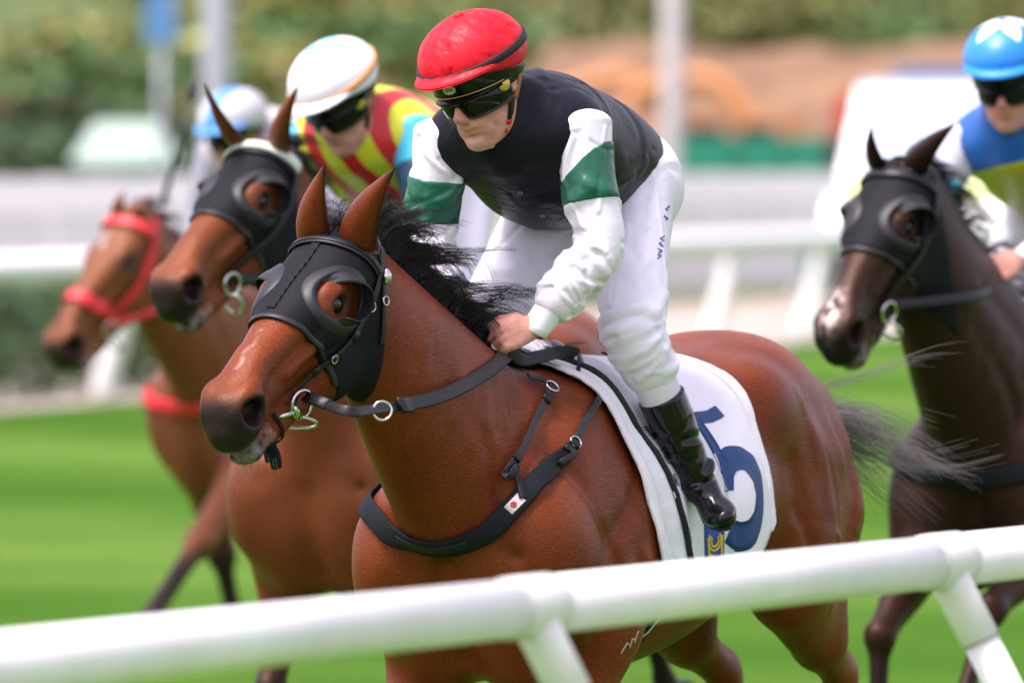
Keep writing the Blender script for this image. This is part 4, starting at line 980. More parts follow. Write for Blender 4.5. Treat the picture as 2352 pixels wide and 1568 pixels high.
            if s.detail:
                for tt, dep in ((.55, .008), (.66, .007), (.80, .014), (.90, .016), (.97, .012), (.3, .004)):
                    c0 = top * (1 - tt) + an * tt; a0 = s.rng.uniform(0, 6.28)
                    KF.relief([c0 + (u * math.cos(a0 + a) + v2 * math.sin(a0 + a)) * .05 + w * .018 * math.sin(a * 1.3) for a in np.linspace(0, 3.4, 7)], .008, dep)
                    KF.relief([c0 + w * .018 + (u * math.cos(a0 + a + 2.5) + v2 * math.sin(a0 + a + 2.5)) * .05 - w * .014 * math.sin(a * 1.5) for a in np.linspace(0, 2.8, 7)], .008, -dep * .6)
                KF.relief([top * .98 + an * .02 + (u * math.cos(a) + v2 * math.sin(a)) * .053 + w * .055 for a in np.linspace(0, 6.28, 14)], .003, -.003)
            sl, X, Y, Z = KF.all(); KF.d = np.maximum(KF.d, -((X - top[0]) * w[0] + (Y - top[1]) * w[1] + (Z - top[2]) * w[2])).astype(np.float32)
            V, Fc = KF.mesh(); V = relax(V, Fc, np.full(len(V), .5), 2)
            bt = mesh_obj('boot', V, Fc, m['boot'], s.root)
            # sole
            dirn = nrm(toe - heel); nn = nrm(np.cross(dirn, sd)); nn = nn if nn.dot(w) > 0 else -nn
            pr = [(-.2, .020), (-.12, .028), (0, .031), (.25, .027), (.5, .034), (.72, .040), (.9, .034), (1.02, .020), (1.08, .004)]
            Lf = np.linalg.norm(toe - heel); VV = []
            for x, r in pr:
                for sg in (-1, 1):
                    for dz in (.021, .030): VV.append(heel + dirn * Lf * x + sd * sg * r + nn * dz)
            FF = [(0, 1, 3, 2), tuple(4 * (len(pr) - 1) + i for i in (0, 2, 3, 1))]
            for i in range(len(pr) - 1):
                a = 4 * i; FF += [(a, a + 4, a + 5, a + 1), (a + 2, a + 3, a + 7, a + 6), (a, a + 2, a + 6, a + 4), (a + 1, a + 5, a + 7, a + 3)]
            mesh_obj('sole', VV, FF, m['sole'], bt, smooth=False)
        s.headgear()
        if s.detail:
            nb = J['neck'] + s.Fw * .035 + s.Up * .0; pts = []
            for t in np.linspace(-2.2, 2.2, 30): pts.append(s.Hd(-.022 + .066 * math.cos(t), -.118 - .012 * math.cos(t), .064 * math.sin(t)))
            mesh_obj('collar', *strap(np.array(pts), np.array([nrm(q - s.Hd(-.02, -.12, 0)) for q in pts]), .022, .004), m['cuff'], s.jacket)
            mesh_obj('shirt_knot', *spherem(s.Hd(.050, -.135, .008), (.014, .011, .010), 14, 8), m['cuff'], s.jacket)
            for x, y in ((1195, 443), (1246, 495), (1292, 505)):
                a_, b_ = s.hz.L(x, y, 19.0), s.hz.L(x, y, 20.6); tt = np.linspace(0, 1, 400)[:, None]; q = a_ + (b_ - a_) * tt; d_ = s.JF.at(q); k_ = int(np.argmax(d_ < 0)); g_ = s.JF.grad(q[k_])
                mesh_obj('press_stud', *ringm(q[k_] + g_ * .001, g_, .005, .0016, 16, 6), m['stud'], s.jacket)
    def ring_pts(s, r_f, r_l, u, ths, off=0, cf=-.005): return [s.Hd(cf + (r_f + off) * math.cos(t), u, (r_l + off) * math.sin(t)) for t in ths]
    def headgear(s):
        m = s.m; Hd = s.Hd
        hm = s.helmet = mesh_obj('helmet', *spherem((0, 0, 0), (1, 1, 1), 8, 6), m['shell'], s.root)
        # hard shell: lower rim and peak seen under the cover
        V = []; nth = 64; rows = [(-.004, .0), (.004, .006), (.04, .006), (.085, -.004)]
        tilt = .10
        for u, o in rows:
            for j in range(nth):
                t = 2 * math.pi * j / nth; f = (.118 + o) * math.cos(t); l = (.094 + o) * math.sin(t); V.append(Hd(-.002 + f, u + tilt * f * .3, l))
        hm.data = mesh_obj('tmp', V, gridF(len(rows), nth, True), m['shell']).data; bpy.data.objects.remove(bpy.data.objects['tmp']); hm.data.name = 'helmet'
        # peak: curved visor sticking out in front
        V = []; na, nr = 33, 7
        for th_ in (0, 1):
            for i in range(na):
                t = R(-78) + R(156) * i / (na - 1); ext = .018 * math.cos(t * .98) ** .8 if abs(t) < R(80) else 0
                for j in range(nr):
                    x = j / (nr - 1); rr = .115 + ext * x; V.append(Hd(-.002 + rr * math.cos(t), .004 - .012 * x * math.cos(t) - .003 * th_ + .004 * math.sin(x * 3.1), (.092 + ext * x * .62) * math.sin(t)))
        G = gridF(na, nr); G2 = [tuple(reversed([i + na * nr for i in f])) for f in G]
        rim = [(i * nr + nr - 1, (i + 1) * nr + nr - 1, (i + 1) * nr + nr - 1 + na * nr, i * nr + nr - 1 + na * nr) for i in range(na - 1)]
        mesh_obj('peak', V, G + G2 + rim, m['shell'], hm)
        # satin cover: dome gathered into seams, with its own turned-up peak
        CF = s.field([s.C, Hd(0, .12, 0)], .21, s.h)
        Rm = np.stack([s.Fw, s.Up, s.Le])
        CF.ell(Hd(-.002, .060, 0), (.137, .088, .114), k=0, Rm=Rm)
        CF.ell(Hd(-.002, .068, 0), (.130, .092, .110), k=.03, Rm=Rm)
        sl, X, Y, Z = CF.all()
        lowp = Hd(0, .022, 0); nv = nrm(-s.Up + s.Fw * .22)
        CF.d = smax(CF.d, ((X - lowp[0]) * nv[0] + (Y - lowp[1]) * nv[1] + (Z - lowp[2]) * nv[2]), .012).astype(np.float32)
        if s.detail:
            top = Hd(-.002, .16, 0)
            for i in range(8):
                t = 2 * math.pi * (i + .35) / 8
                pts = [Hd(-.002 + .134 * math.cos(t) * math.sin(a), .062 + .098 * math.cos(a), .112 * math.sin(t) * math.sin(a)) for a in np.linspace(.05, 1.75, 8)]
                CF.relief(pts, .0035, .006, m=3)
            for i in range(80):
                t = s.rng.uniform(0, 6.28); a = s.rng.uniform(.6, 1.5); dt, da = s.rng.normal(0, .30), s.rng.normal(0, .40)
                pts = [Hd(-.002 + .137 * math.cos(t + dt * x) * math.sin(a + da * x), .062 + .097 * math.cos(a + da * x), .114 * math.sin(t + dt * x) * math.sin(a + da * x)) for x in (0, .5, 1)]
                CF.relief(pts, s.rng.uniform(.0035, .009), s.rng.choice([-1, 1]) * s.rng.uniform(.0010, .0024), m=3)
            for i in range(70):      # gathers round the rim
                t = 2 * math.pi * i / 70 + s.rng.normal(0, .03)
                pts = [Hd(-.002 + .137 * math.cos(t + d), u, .114 * math.sin(t + d)) for d, u in ((0, .042), (.02, .058), (.03, .074))]
                CF.relief(pts, .0035, s.rng.uniform(-.003, .003), m=2)
        V, Fc = CF.mesh()
        q = V - s.C; att = {'uvw': np.stack([q @ s.Fw, q @ s.Up, q @ s.Le], 1)}
        cv = mesh_obj('cap_cover', V, Fc, m['cap'], hm, attrs=att)
        mesh_obj('button', *spherem(Hd(-.002, .161, 0), (.013, .013, .007), 14, 8, Rm=np.stack([s.Fw, s.Le, s.Up])), m['cap'], cv)
        V = []
        for th_ in (0, 1):
            for i in range(na):
                t = R(-84) + R(168) * i / (na - 1); ext = .052 * math.cos(t * .95) ** .8
                for j in range(nr):
                    x = j / (nr - 1); V.append(Hd(-.002 + (.122 + ext * x) * math.cos(t), .058 - .008 * x * math.cos(t) + .010 * math.sin(x * 3.1) * (1 - th_) - .004 * th_ + .0022 * math.sin(i * 1.9 + j) * (1 - x), (.104 + ext * .62 * x) * math.sin(t)))
        mesh_obj('cover_peak', V, G + G2 + rim, m['cap'], hm)
        # band round the cover
        if 'capband' in m:
            V = []; ths = np.linspace(0, 2 * math.pi, 65)
            for t in ths:
                for o, uu in ((.0, -.010), (.004, -.0085), (.0045, .0085), (.0, .010)):
                    q_ = CF.project(Hd(-.002 + .15 * math.cos(t), .066 + uu + .010 * -math.cos(t), .125 * math.sin(t)), 0, 8); V.append(q_ + nrm(q_ - Hd(-.002, .066, 0)) * (.0008 + o))
            mesh_obj('cap_band', V, gridF(65, 4), m['capband'], hm)
        if s.detail:
            pts = [Hd(-.002 + (.1255 + .002) * math.cos(t), .0095 - .002 * math.cos(t), (.1015 + .001) * math.sin(t)) for t in np.linspace(R(-70), R(70), 40)]
            mesh_obj('gold_line', *tubem(pts, .0013, 5), m['brass'], hm)
            def onshell(x, y): t = x / .118 + .02; return Hd(-.002 + .1255 * math.cos(t), .026 + y, .1015 * math.sin(t))
            V = [onshell(0, 0)] + [onshell(.0205 * math.cos(a), .0100 * math.sin(a)) for a in np.linspace(0, 2 * math.pi, 33)[:-1]]
            mesh_obj('logo_plate', V, [(0, i + 1, (i + 1) % 32 + 1) for i in range(32)], m['logo'], hm)
            text_mesh('logo_text', 'GPA', .0135, lambda x, y: onshell(x, y) + s.Fw * .0012, m['shell'], hm)
        # goggles
        gg = s.goggles = None
        V = []; nu_, nt = 11, 45; A = R(86)
        for th_ in (0, 1):
            for i in range(nt):
                t = -A + 2 * A * i / (nt - 1)
                low = -.050 + .028 * math.exp(-(t / .17) ** 2) + .012 * (abs(t) / A) ** 3
                for j in range(nu_):
                    u = low + (.004 - low) * j / (nu_ - 1); bulge = .007 * math.sin(math.pi * j / (nu_ - 1))
                    V.append(Hd(.004 + (.108 + bulge - .006 * th_) * math.cos(t), u, (.086 + bulge * .5 - .006 * th_) * math.sin(t)))
        G = gridF(nt, nu_); G2 = [tuple(reversed([i + nt * nu_ for i in f])) for f in G]
        side = []
        for j in (0, nu_ - 1): side += [(i * nu_ + j, (i + 1) * nu_ + j, (i + 1) * nu_ + j + nt * nu_, i * nu_ + j + nt * nu_) for i in range(nt - 1)]
        gg = s.goggles = mesh_obj('goggles', V, G + G2 + side, m['lens'], s.root)
        if s.detail:
            def onlens(x, y): t = x / .11 - .02; return Hd(.004 + .1165 * math.cos(t), -.003 + y, .0905 * math.sin(t))
            text_mesh('lens_mark', 'K', .008, lambda x, y: onlens(x, y), m['logo'], gg)
        # padded rim along the lower edge
        pts = []
        for i in range(nt):
            t = -A + 2 * A * i / (nt - 1); low = -.052 + .028 * math.exp(-(t / .17) ** 2) + .012 * (abs(t) / A) ** 3; pts.append(Hd(.003 + .105 * math.cos(t), low, .084 * math.sin(t)))
        mesh_obj('rim', *tubem(pts, .0042, 8), m['rim'], gg)
        V = []
        for t in np.linspace(R(80), R(280), 40):
            for o, uu in ((.0, -.008), (.003, -.007), (.003, .007), (.0, .008)): V.append(Hd(-.006 + (.108 + o) * math.cos(t), -.006 + uu + .025 * max(0, -math.cos(t)), (.087 + o) * math.sin(t)))
        mesh_obj('strap', V, gridF(40, 4), m['shell'], gg)
        for q in (-1, 1):
            c = Hd(.036, -.004, q * .089); nv = nrm(s.Le * q + s.Fw * .40)
            rr = [np.array(v) for v in spherem((0, 0, 0), (.0165, .0165, .004), 20, 8)[0]]; e1 = nrm(np.cross(nv, s.Up)); e2 = np.cross(nv, e1)
            mesh_obj('vent_button', [c + e1 * v[0] + e2 * v[1] + nv * v[2] for v in rr], spherem((0, 0, 0), 1, 20, 8)[1], m['brass'], gg)
            # chin strap: ear guard of tan leather, then braid down to the chin
            up_ = [Hd(.018, .03, q * .084), Hd(.020, -.015, q * .083), Hd(.016, -.05, q * .076)]; up2 = [Hd(-.030, .03, q * .085), Hd(-.030, -.01, q * .086), Hd(.000, -.052, q * .078)]
            for pp in (up_, up2):
                pp = crom(pp, 6); mesh_obj('ear_guard', *strap(pp, np.tile(s.Le * q, (len(pp), 1)), .014, .004), m['tan'], hm)
            pp = crom([Hd(.010, -.045, q * .079), Hd(.018, -.075, q * .068), Hd(.034, -.105, q * .050), Hd(.052, -.128, q * .026), Hd(.058, -.136, 0)], 8)
            nn = s.bodyF.grad(pp); mesh_obj('chin_strap', *strap(pp, nn, .013, .005), m['shell'], hm)
            if s.detail:
                for t in (12, 16): mesh_obj('strap_wrap', *tubem([pp[t] + nn[t] * .004, pp[t + 2] + nn[t + 2] * .004], .0075, 10), m['red'], hm)
SKIN = mat('skin', (.56, .265, .195), .48, .4, var=(34, .2), bump=(240, .35, .0015), sub=.1)
_t = SKIN.node_tree; _bs = _t.nodes['Principled BSDF']; _lk = _bs.inputs['Base Color'].links[0].from_socket
_mx = _t.nodes.new('ShaderNodeMix'); _mx.data_type = 'RGBA'; _mx.inputs[7].default_value = (.46, .115, .095, 1); _at = _t.nodes.new('ShaderNodeAttribute'); _at.attribute_name = 'red'
_ml = _t.nodes.new('ShaderNodeMath'); _ml.operation = 'MULTIPLY'; _ml.use_clamp = True; _ml.inputs[1].default_value = .75; _t.links.new(_at.outputs['Fac'], _ml.inputs[0])
_t.links.new(_ml.outputs[0], _mx.inputs[0]); _t.links.new(_lk, _mx.inputs[6]); _t.links.new(_mx.outputs[2], _bs.inputs['Base Color'])
WHITE_SATIN = satin('white_satin', (.82, .775, .85), .34, .4, .8)
MAT_J = dict(
    skin=SKIN, jacket=satin('black_satin', (.009, .009, .014), .42, .13, .9, .0), sleeve=WHITE_SATIN, band=satin('green_satin', (.008, .11, .062), .36, .5, .8),
    cuff=mat('white_cotton', (.80, .80, .82), .75, .3, bump=(300, .3, .001)), breeches=satin('white_breeches', (.81, .77, .86), .55, .25, .5), sock=mat('white_stocking', (.72, .68, .73), .8, .2, bump=(420, .4, .001)),
    boot=mat('patent_leather', (.005, .005, .006), .17, .35, coat=.15), sole=mat('boot_sole', (.02, .02, .02), .6),
    shell=mat('black_shell', (.006, .006, .007), .14, .32), cap=satin('red_satin', (.62, .008, .020), .46, .22, 1.3), capband=mat('cap_elastic', (.012, .012, .014), .6, .3, bump=(400, .3, .001)),
    lens=mat('goggle_lens', (.004, .004, .005), .05, .3), rim=mat('goggle_rim', (.035, .012, .009), .5), brass=mat('brass', (.62, .46, .10), .38, .5, .9),
    tan=mat('tan_leather', (.30, .105, .025), .55, .4, bump=(180, .3, .002)), red=mat('red_braid', (.50, .012, .012), .5), stud=mat('press_stud', (.25, .25, .27), .3, .5, 1.0), logo=mat('logo_cream', (.55, .58, .50), .5))
HERO_J = dict(hip=(-.275, 0, 1.935), hpL=(-.26, .085, 1.90), hpR=(-.26, -.085, 1.90), knL=(.03, .225, 1.575), knR=(.04, -.14, 1.575), anL=(-.14, .31, 1.235), anR=(-.12, -.315, 1.21),
    toeL=(-.09, .40, 1.147), toeR=(.02, -.36, 1.15), shL=(.19, .165, 2.03), shR=(.235, -.16, 2.01), neck=(.285, -.015, 2.065), head=(.330, -.018, 2.142),
    elL=(.20, .215, 1.765), elR=(.22, -.195, 1.78), wrL=(.283, .105, 1.592), wrR=(.33, -.10, 1.60), hdL=(.360, .045, 1.565), hdR=(.40, -.06, 1.575), curlL=(.328, .01, 1.535), curlR=(.40, -.05, 1.50),
    band=(.36, .61), bandR=(.38, .80), bslantL=(0, .85, .0), bslantR=(0, 0, 0))
hj = Jockey(hero, 'jockey in red cap, black jacket and white sleeves crouched on the leading horse', HERO_J, MAT_J, h=.005, fwd=(-.52, -.77, -.375), up=(-.33, -.27, .90))

_k = hj.J['hdL']; _ax = nrm(_k - hj.J['wrL']); _dn = hj.J['curlL'] - _k; _dn = nrm(_dn - _ax * _dn.dot(_ax)); _sd = np.cross(_ax, _dn)
tag(mesh_obj('finger_ring', *ringm(_k + _sd * .0105 + _ax * .010 + _dn * .016, nrm(_dn + _ax * .3), .0125, .0022, 24, 6, upv=_sd), mat('silver_ring', (.6, .6, .6), .2, .5, 1.0), hj.root))

# ------------------------------------------------------------------ tack of the leading horse
NEO = mat('black_hood_fabric', (.007, .007, .009), .65, .14, bump=(260, .25, .001))
LEA = mat('black_leather', (.010, .010, .011), .42, .3, bump=(150, .35, .0015))
LEA2 = mat('grey_black_leather', (.020, .021, .024), .45, .3, bump=(150, .3, .0015))
RUB = mat('rubber_grip', (.012, .013, .014), .5, .25, bump=(90, .3, .002))
WEB = mat('black_webbing', (.009, .011, .014), .75, .15, bump=(500, .5, .001))
STEEL = mat('steel', (.62, .62, .60), .2, .5, 1.0)
CLOTHW = satin('saddle_cloth_white', (.83, .79, .85), .6, .25, .5)
NAVY = mat('navy_print', (.012, .050, .165), .6, .3)

def hood(h, fabric, ringm_, label, front=.305, seam=True, group=None):
    """stretch hood with eye cups over a horse's head; h.F is the body field"""
    k = h.hs; F = h.F; P0 = h.P0
    c0 = np.array([h.H(a, n, s_) for a in (-.08, .36) for n in (-.36, .08) for s_ in (-.14, .14)])
    hh = F.h if F.h > .008 else .004
    G = Field(c0.min(0), c0.max(0), hh)
    sl, X, Y, Z = G.all(); shp = G.d.shape
    pts = np.stack(np.broadcast_arrays(X, Y, Z), -1).reshape(-1, 3)
    d = F.at(pts) - .0055
    a, n, s_ = h.toH(pts)
    reg = np.maximum(a - (front - .18 * np.clip(-n - .10, -.1, .12)), -.012 - .20 * np.clip(n + .06, -.3, .1) - a)     # front and back edges
    reg = np.maximum(reg, (.72 * (-.06 - n) - a) * .8)
    for q in (-1, 1):
        dq = nrm(h.S * q * .88 + h.N * .45); f1 = nrm(.79 * h.A + .62 * h.N); f1 = nrm(f1 - dq * f1.dot(dq)); f2 = np.cross(dq, f1)
        rel = pts - h.H(.19, -.062, q * .085); eh = 1 - np.sqrt(((rel @ f1) / (.072 * k)) ** 2 + ((rel @ f2) / (.056 * k)) ** 2)
        reg = np.where(rel @ dq > -.06, np.maximum(reg, eh * .06), reg)
        er = .040 - np.sqrt((a - .012) ** 2 + (n + .030) ** 2 + (s_ - q * .055) ** 2); reg = np.maximum(reg, er)
    G.d = smax(d, reg * k, .006).reshape(shp).astype(np.float32)
    V, Fc = G.mesh(); V = relax(V, Fc, np.full(len(V), .6), 10)
    root = thing('hood', label, 'hood', h.M, group)
    mesh_obj('hood_fabric', V, Fc, fabric, root)
    def onto(p, off): p = F.project(np.array(p), off, 14); return p, F.grad(p)
    # bound front edge
    ths = np.linspace(-2.55, 2.55, 61); e = []
    for t in ths:
        n_ = -.11 + .13 * math.cos(t); sd = .10 * math.sin(t)
        e.append(h.H(front - .18 * np.clip(-n_ - .10, -.1, .12), n_, sd))
    p, nn = onto(e, .004); p = np.array([p[max(0, i - 1):i + 2].mean(0) for i in range(len(p))])
    mesh_obj('edge_binding', *strap(p, nn, .012 * k, .0045), ringm_, root)
    if seam:
        p, nn = onto([h.H(a_, .02, -.006 - .03 * (a_ - .3)) for a_ in np.linspace(.015, front - .004, 60)], .005)
        p = p + nn * (.0016 * np.sin(np.arange(60) * 1.35) + .0008)[:, None]
        mesh_obj('centre_seam', *strap(p, nn, .020 * k, .0025), fabric, root)
    # eye rings and cups
    for q in (1, -1):
        dq = nrm(h.S * q * .88 + h.N * .45); f1 = nrm(.79 * h.A + .62 * h.N); f1 = nrm(f1 - dq * f1.dot(dq)); f2 = np.cross(dq, f1)
        def ringpts(ra, rn, off, ts):
            o = [h.H(.19, -.062, q * .085) + k * (f1 * ra * math.cos(t) + f2 * rn * math.sin(t)) for t in ts]; p_ = np.array(o) + dq * .14
            for _ in range(60): p_ = p_ - dq * np.clip(F.at(p_) - off, -.004, .006)[:, None] * .8
            return p_, np.tile(dq, (len(ts), 1))
        ts = np.linspace(0, 2 * math.pi, 73); V = []; Fq = []
        rows = [(.070, .054, .002), (.070, .054, .009), (.078, .062, .010), (.090, .074, .0095), (.092, .076, .003)]
        cen = h.H(.192, -.062, q * .09)
        for ra, rn, off in rows:
            pp, _ = ringpts(ra, rn, off, ts)
            for _ in range(4): pp = .25 * np.roll(pp[:-1], 1, 0) + .5 * pp[:-1] + .25 * np.roll(pp[:-1], -1, 0); pp = np.vstack([pp, pp[:1]])
            V.append(pp)
        V = np.array(V).reshape(-1, 3)
        ring = mesh_obj('eye_ring', V, gridF(len(rows), len(ts)), ringm_, root)
        # blinker cup: rises from the rear half of the ring
        t2 = (np.linspace(R(70), R(300), 41) if q > 0 else np.linspace(R(60), R(290), 41))
        base, bn = ringpts(.074, .058, .008, t2); out = nrm(h.S * q * .95 + h.A * .2); cup = []
        for th_ in (0, 1):
            for i, t in enumerate(t2):
                x = (i / 40); hgt = .050 * k * math.sin(math.pi * min(1, max(0, x * .96 + .02))) ** .6
                lean = (cen - base[i]); lean = lean - out * lean.dot(out)
                for j in range(6):
                    y_ = j / 5; cup.append(base[i] + out * (hgt * y_ - .003) + nrm(lean) * (.016 * k * y_ * y_ + .003 * th_))
        g1 = gridF(41, 6); g2 = [tuple(reversed([v + 41 * 6 for v in f])) for f in g1]; rim = [(i * 6 + 5, (i + 1) * 6 + 5, (i + 1) * 6 + 5 + 246, i * 6 + 5 + 246) for i in range(40)]
        mesh_obj('blinker_cup', cup, g1 + g2 + rim, ringm_, ring)
        p, nn = onto([h.H(.012 + .045 * math.cos(t), -.035 + .042 * math.sin(t), q * .068) for t in np.linspace(0, 2 * math.pi, 40)], .004)
        mesh_obj('ear_binding', *strap(p, nn, .010 * k, .004), ringm_, root)
    return root

def bit_ring(c, nv, r, tube, up=(0, 0, 1)): return ringm(c, nv, r, tube, 40, 8, upv=up)

def hero_tack(h):
    k = h.hs; F = h.F
    hood(h, NEO, LEA2, 'black stretch hood with cupped eye holes on the leading bay horse')
    def onto(p, off=.008): p = F.project(np.array(p), off, 14); return p, F.grad(p)
    # ---------------- bridle
    br = thing('bridle', 'black leather bridle with steel bit on the leading hooded bay horse', 'bridle', h.M)
    def st(name, hp, w, off=.009, th=.004, m_=LEA, par=br, m=8):
        p, nn = onto(crom([h.H(*q) for q in hp], m), off); return mesh_obj(name, *strap(p, nn, w, th), m_, par), p, nn
    st('browband', [(.045, -.10, -.09), (.062, -.05, -.085), (.070, -.005, -.05), (.072, .012, 0), (.070, -.005, .05), (.062, -.05, .085), (.055, -.095, .09)], .024, m_=LEA2, m=10)
    st('browband_ridge', [(.047, -.10, -.09), (.062, -.05, -.085), (.070, -.005, -.05), (.072, .012, 0), (.070, -.005, .05), (.062, -.05, .085), (.055, -.095, .09)], .012, .013, .003, m_=LEA, m=10)
    for q in (1, -1):
        cp, p, nn = st('cheekpiece', [(.0, -.075, q * .085), (.055, -.10, q * .09), (.12, -.135, q * .09), (.23, -.155, q * .085), (.33, -.15, q * .06), (.41, -.165, q * .05)], .015, m=10)
        for t in (26, 33, 38): mesh_obj('keeper', *strap(p[t:t + 3], nn[t:t + 3], .020, .007), LEA, cp)
        i = 20; mesh_obj('buckle', *ringm(p[i] + nn[i] * .006, nn[i], .011, .0018, 16, 6, upv=nrm(p[i + 1] - p[i])), STEEL, cp)
        i = 34; mesh_obj('buckle', *ringm(p[i] + nn[i] * .006, nn[i], .009, .0016, 16, 6, upv=nrm(p[i + 1] - p[i])), STEEL, cp)
        tl, p, nn = st('throat_latch', [(.03, -.10, q * .09), (.075, -.15, q * .098), (.105, -.185, q * .096), (.135, -.225, q * .092)], .014, m=10)
        i = 11; mesh_obj('rosette', *spherem(p[3] + nn[3] * .006, (.012, .012, .018), 18, 10), STEEL, br)
        mesh_obj('buckle', *ringm(p[i] + nn[i] * .006, nn[i], .010, .0018, 16, 6, upv=nrm(p[i + 1] - p[i])), STEEL, tl)
    corner = {}
    for q in (1, -1):
        mc = F.project(h.H(.432, -.176, q * .05), .010)
        c = mc - h.A * .012 + h.S * q * .004 - h.N * .004; corner[q] = c
        nv = nrm(h.S * q * .95 + h.A * .25)
        mesh_obj('bit_ring', *bit_ring(c - h.A * .026, nv, .031, .0045, up=h.A), STEEL, br)
        mesh_obj('bit_cheek', *tubem([c + h.N * .016 + h.A * .002, c, c - h.N * .018 + h.A * .002], [.005, .0075, .005], 10), STEEL, br)
        mesh_obj('mouthpiece', *tubem([c, h.H(.46, -.165, q * .03)], .006, 8), STEEL, br)
    # ring bit: one big loose ring through the mouth hanging behind the chin
    mid = (corner[1] + corner[-1]) / 2; pr = []
    for t in np.linspace(-2.35, 2.35, 44):
        pr.append(mid + h.S * 1.32 * np.linalg.norm(corner[1] - corner[-1]) * .5 * math.sin(t) * 1.0 + (-h.A * .045 - h.N * .085) * (.15 + .85 * (math.cos(t) * .5 + .5)) )
    mesh_obj('ring_bit', *tubem(pr, .0036, 8, up=h.A), STEEL, br)
    # tongue tie knotted under the chin
    p, nn = onto(crom([h.H(.47, -.15, .055), h.H(.475, -.19, .045), h.H(.475, -.215, .0), h.H(.475, -.19, -.045), h.H(.47, -.15, -.055)], 8), .003)
    tt = mesh_obj('tongue_tie', *strap(p, nn, .010, .003), WEB, br)
    ch = h.H(.49, -.205, .015); KF = Field(ch - .07, ch + .07, .003)
    dn = h.B.T @ np.array([.12, -.1, -1.])
    KF.ell(ch + dn * .010, (.015, .013, .014), k=0)
    for dx, dy, L in ((.006, .010, .058), (-.006, -.006, .044)):
        KF.tube([(*(ch + dn * .008), .011, .006), (*(ch + dn * L * .55 + np.array([dx, dy, 0]) * 1.2), .018, .007), (*(ch + dn * L + np.array([dx, dy, 0]) * 1.3), .017, .005)], side=(.4, 1, 0), k=.008, cap=.4)
    V, Fc = KF.mesh(); mesh_obj('knot', V, Fc, WEB, tt)
    # ---------------- reins
    rn = thing('reins', 'black rubber-gripped reins from the bit to the red-capped jockey\'s hands', 'reins', h.M)
    c = corner[1] - h.A * .050; hand = hj.J['hdL'] + np.array([.0, .012, -.044])
    def free(px_l, m=10): return crom([np.asarray(q, float) for q in px_l], m)
    r0 = free([c, h.Lf(800, 944, .075), h.Lf(870, 938, .085), h.Lf(935, 930, .095)])
    nl = np.tile(nrm(h.B.T @ np.array([.1, -1, .25])), (len(r0), 1)); mesh_obj('rein', *strap(r0, nl, .024, .004), LEA, rn)
    r1 = free([h.Lf(925, 931, .097), h.Lf(1010, 911, .105), h.Lf(1090, 872, .10), hand])
    for _ in range(6): d_ = F.at(r1) - .012; r1 = r1 + F.grad(r1) * np.maximum(-d_, 0)[:, None]
    for _ in range(8): r1[1:-1] = .25 * r1[:-2] + .5 * r1[1:-1] + .25 * r1[2:]
    g = mesh_obj('rubber_grip', *strap(r1, np.tile(nl[0], (len(r1), 1)), np.linspace(.031, .034, len(r1)), .006), RUB, rn)
    for o in (-.010, -.005, 0, .005, .010):
        w = np.cross(np.gradient(r1, axis=0), nl[0]); w /= np.linalg.norm(w, axis=1, keepdims=True); mesh_obj('grip_rib', *tubem(r1 + w * o + nl[0] * .006, .0013, 5), RUB, g)
    a = h.Lf(940, 930, .099); b = h.Lf(915, 932, .097)
    mesh_obj('keeper', *strap(np.array([b, (a + b) / 2, a]), np.tile(nl[0], (3, 1)), .037, .009), LEA, rn)
    mesh_obj('keeper', *strap(np.array([c + (r0[5] - c) * x for x in (.02, .5, 1.)]), np.tile(nl[0], (3, 1)), .027, .008), LEA, rn)
    mesh_obj('stop_ring', *ringm(h.Lf(878, 943, .10), h.B.T @ np.array([.25, -1, .1]), .0205, .0033, 32, 8), STEEL, rn)
    # slack beyond the hand: runs back, turns over and drops
    r2 = free([hand + (-.01, .01, .012), h.Lf(1200, 826, .075), h.Lf(1245, 818, .08), h.Lf(1290, 808, .085), h.Lf(1322, 812, .10), h.Lf(1333, 832, .115), h.Lf(1326, 862, .115), h.Lf(1310, 884, .105)])
    up_ = np.array([0, 0, 1.]); ns = []
    T = np.gradient(r2, axis=0)
    for i, t in enumerate(T):
        w0 = nrm(h.B.T @ np.array([.15, -1, .15])); ns.append(w0 - nrm(t) * w0.dot(nrm(t)) if i < 42 else nrm(h.B.T @ np.array([.9, -.5, .1])))
    mesh_obj('rein_end', *strap(r2, np.array(ns), .028, .004), LEA2, rn)
    # off-side rein along the far side of the neck
    r3 = free([corner[-1] - h.A * .05, F.project(np.array([.80, -.16, 1.52]), .012), F.project(np.array([.62, -.17, 1.50]), .012), hj.J['hdR'] + (.0, -.01, -.04)])
    mesh_obj('rein', *strap(r3, F.grad(r3), .026, .004), LEA, rn)
    # ---------------- breastplate
    bp = thing('breastplate', 'wide black breastplate across the chest of the leading bay horse', 'breastplate', h.M)
    p, nn = h.path([F.project(np.array([.30, -.30, 1.30]), .006), F.project(np.array([.48, -.26, 1.22]), .006), (872, 1195), (905, 1228), (960, 1246), (1060, 1246), (1140, 1205), (1215, 1128), (1262, 1075), (1302, 1040)], .006)
    for _ in range(3): p[1:-1] = .25 * p[:-2] + .5 * p[1:-1] + .25 * p[2:]
    p = F.project(p, .006, 4); wv = np.full(len(p), .048); wv[-10:] = np.linspace(.048, .036, 10)
    band = mesh_obj('chest_band', *strap(p, nn, wv, .007), WEB, bp)
    i = 34; mesh_obj('chest_patch', *strap(p[26:42] + nn[26:42] * .007, nn[26:42], .020, .002), LEA, band)
    tgp = len(p) - 22; t_ = nrm(p[tgp + 3] - p[tgp]); mesh_obj('maker_tag', *strap(p[tgp:tgp + 4] + nn[tgp:tgp + 4] * .0075, nn[tgp:tgp + 4], .026, .0012), mat('white_tag', (.75, .62, .63), .7), band)
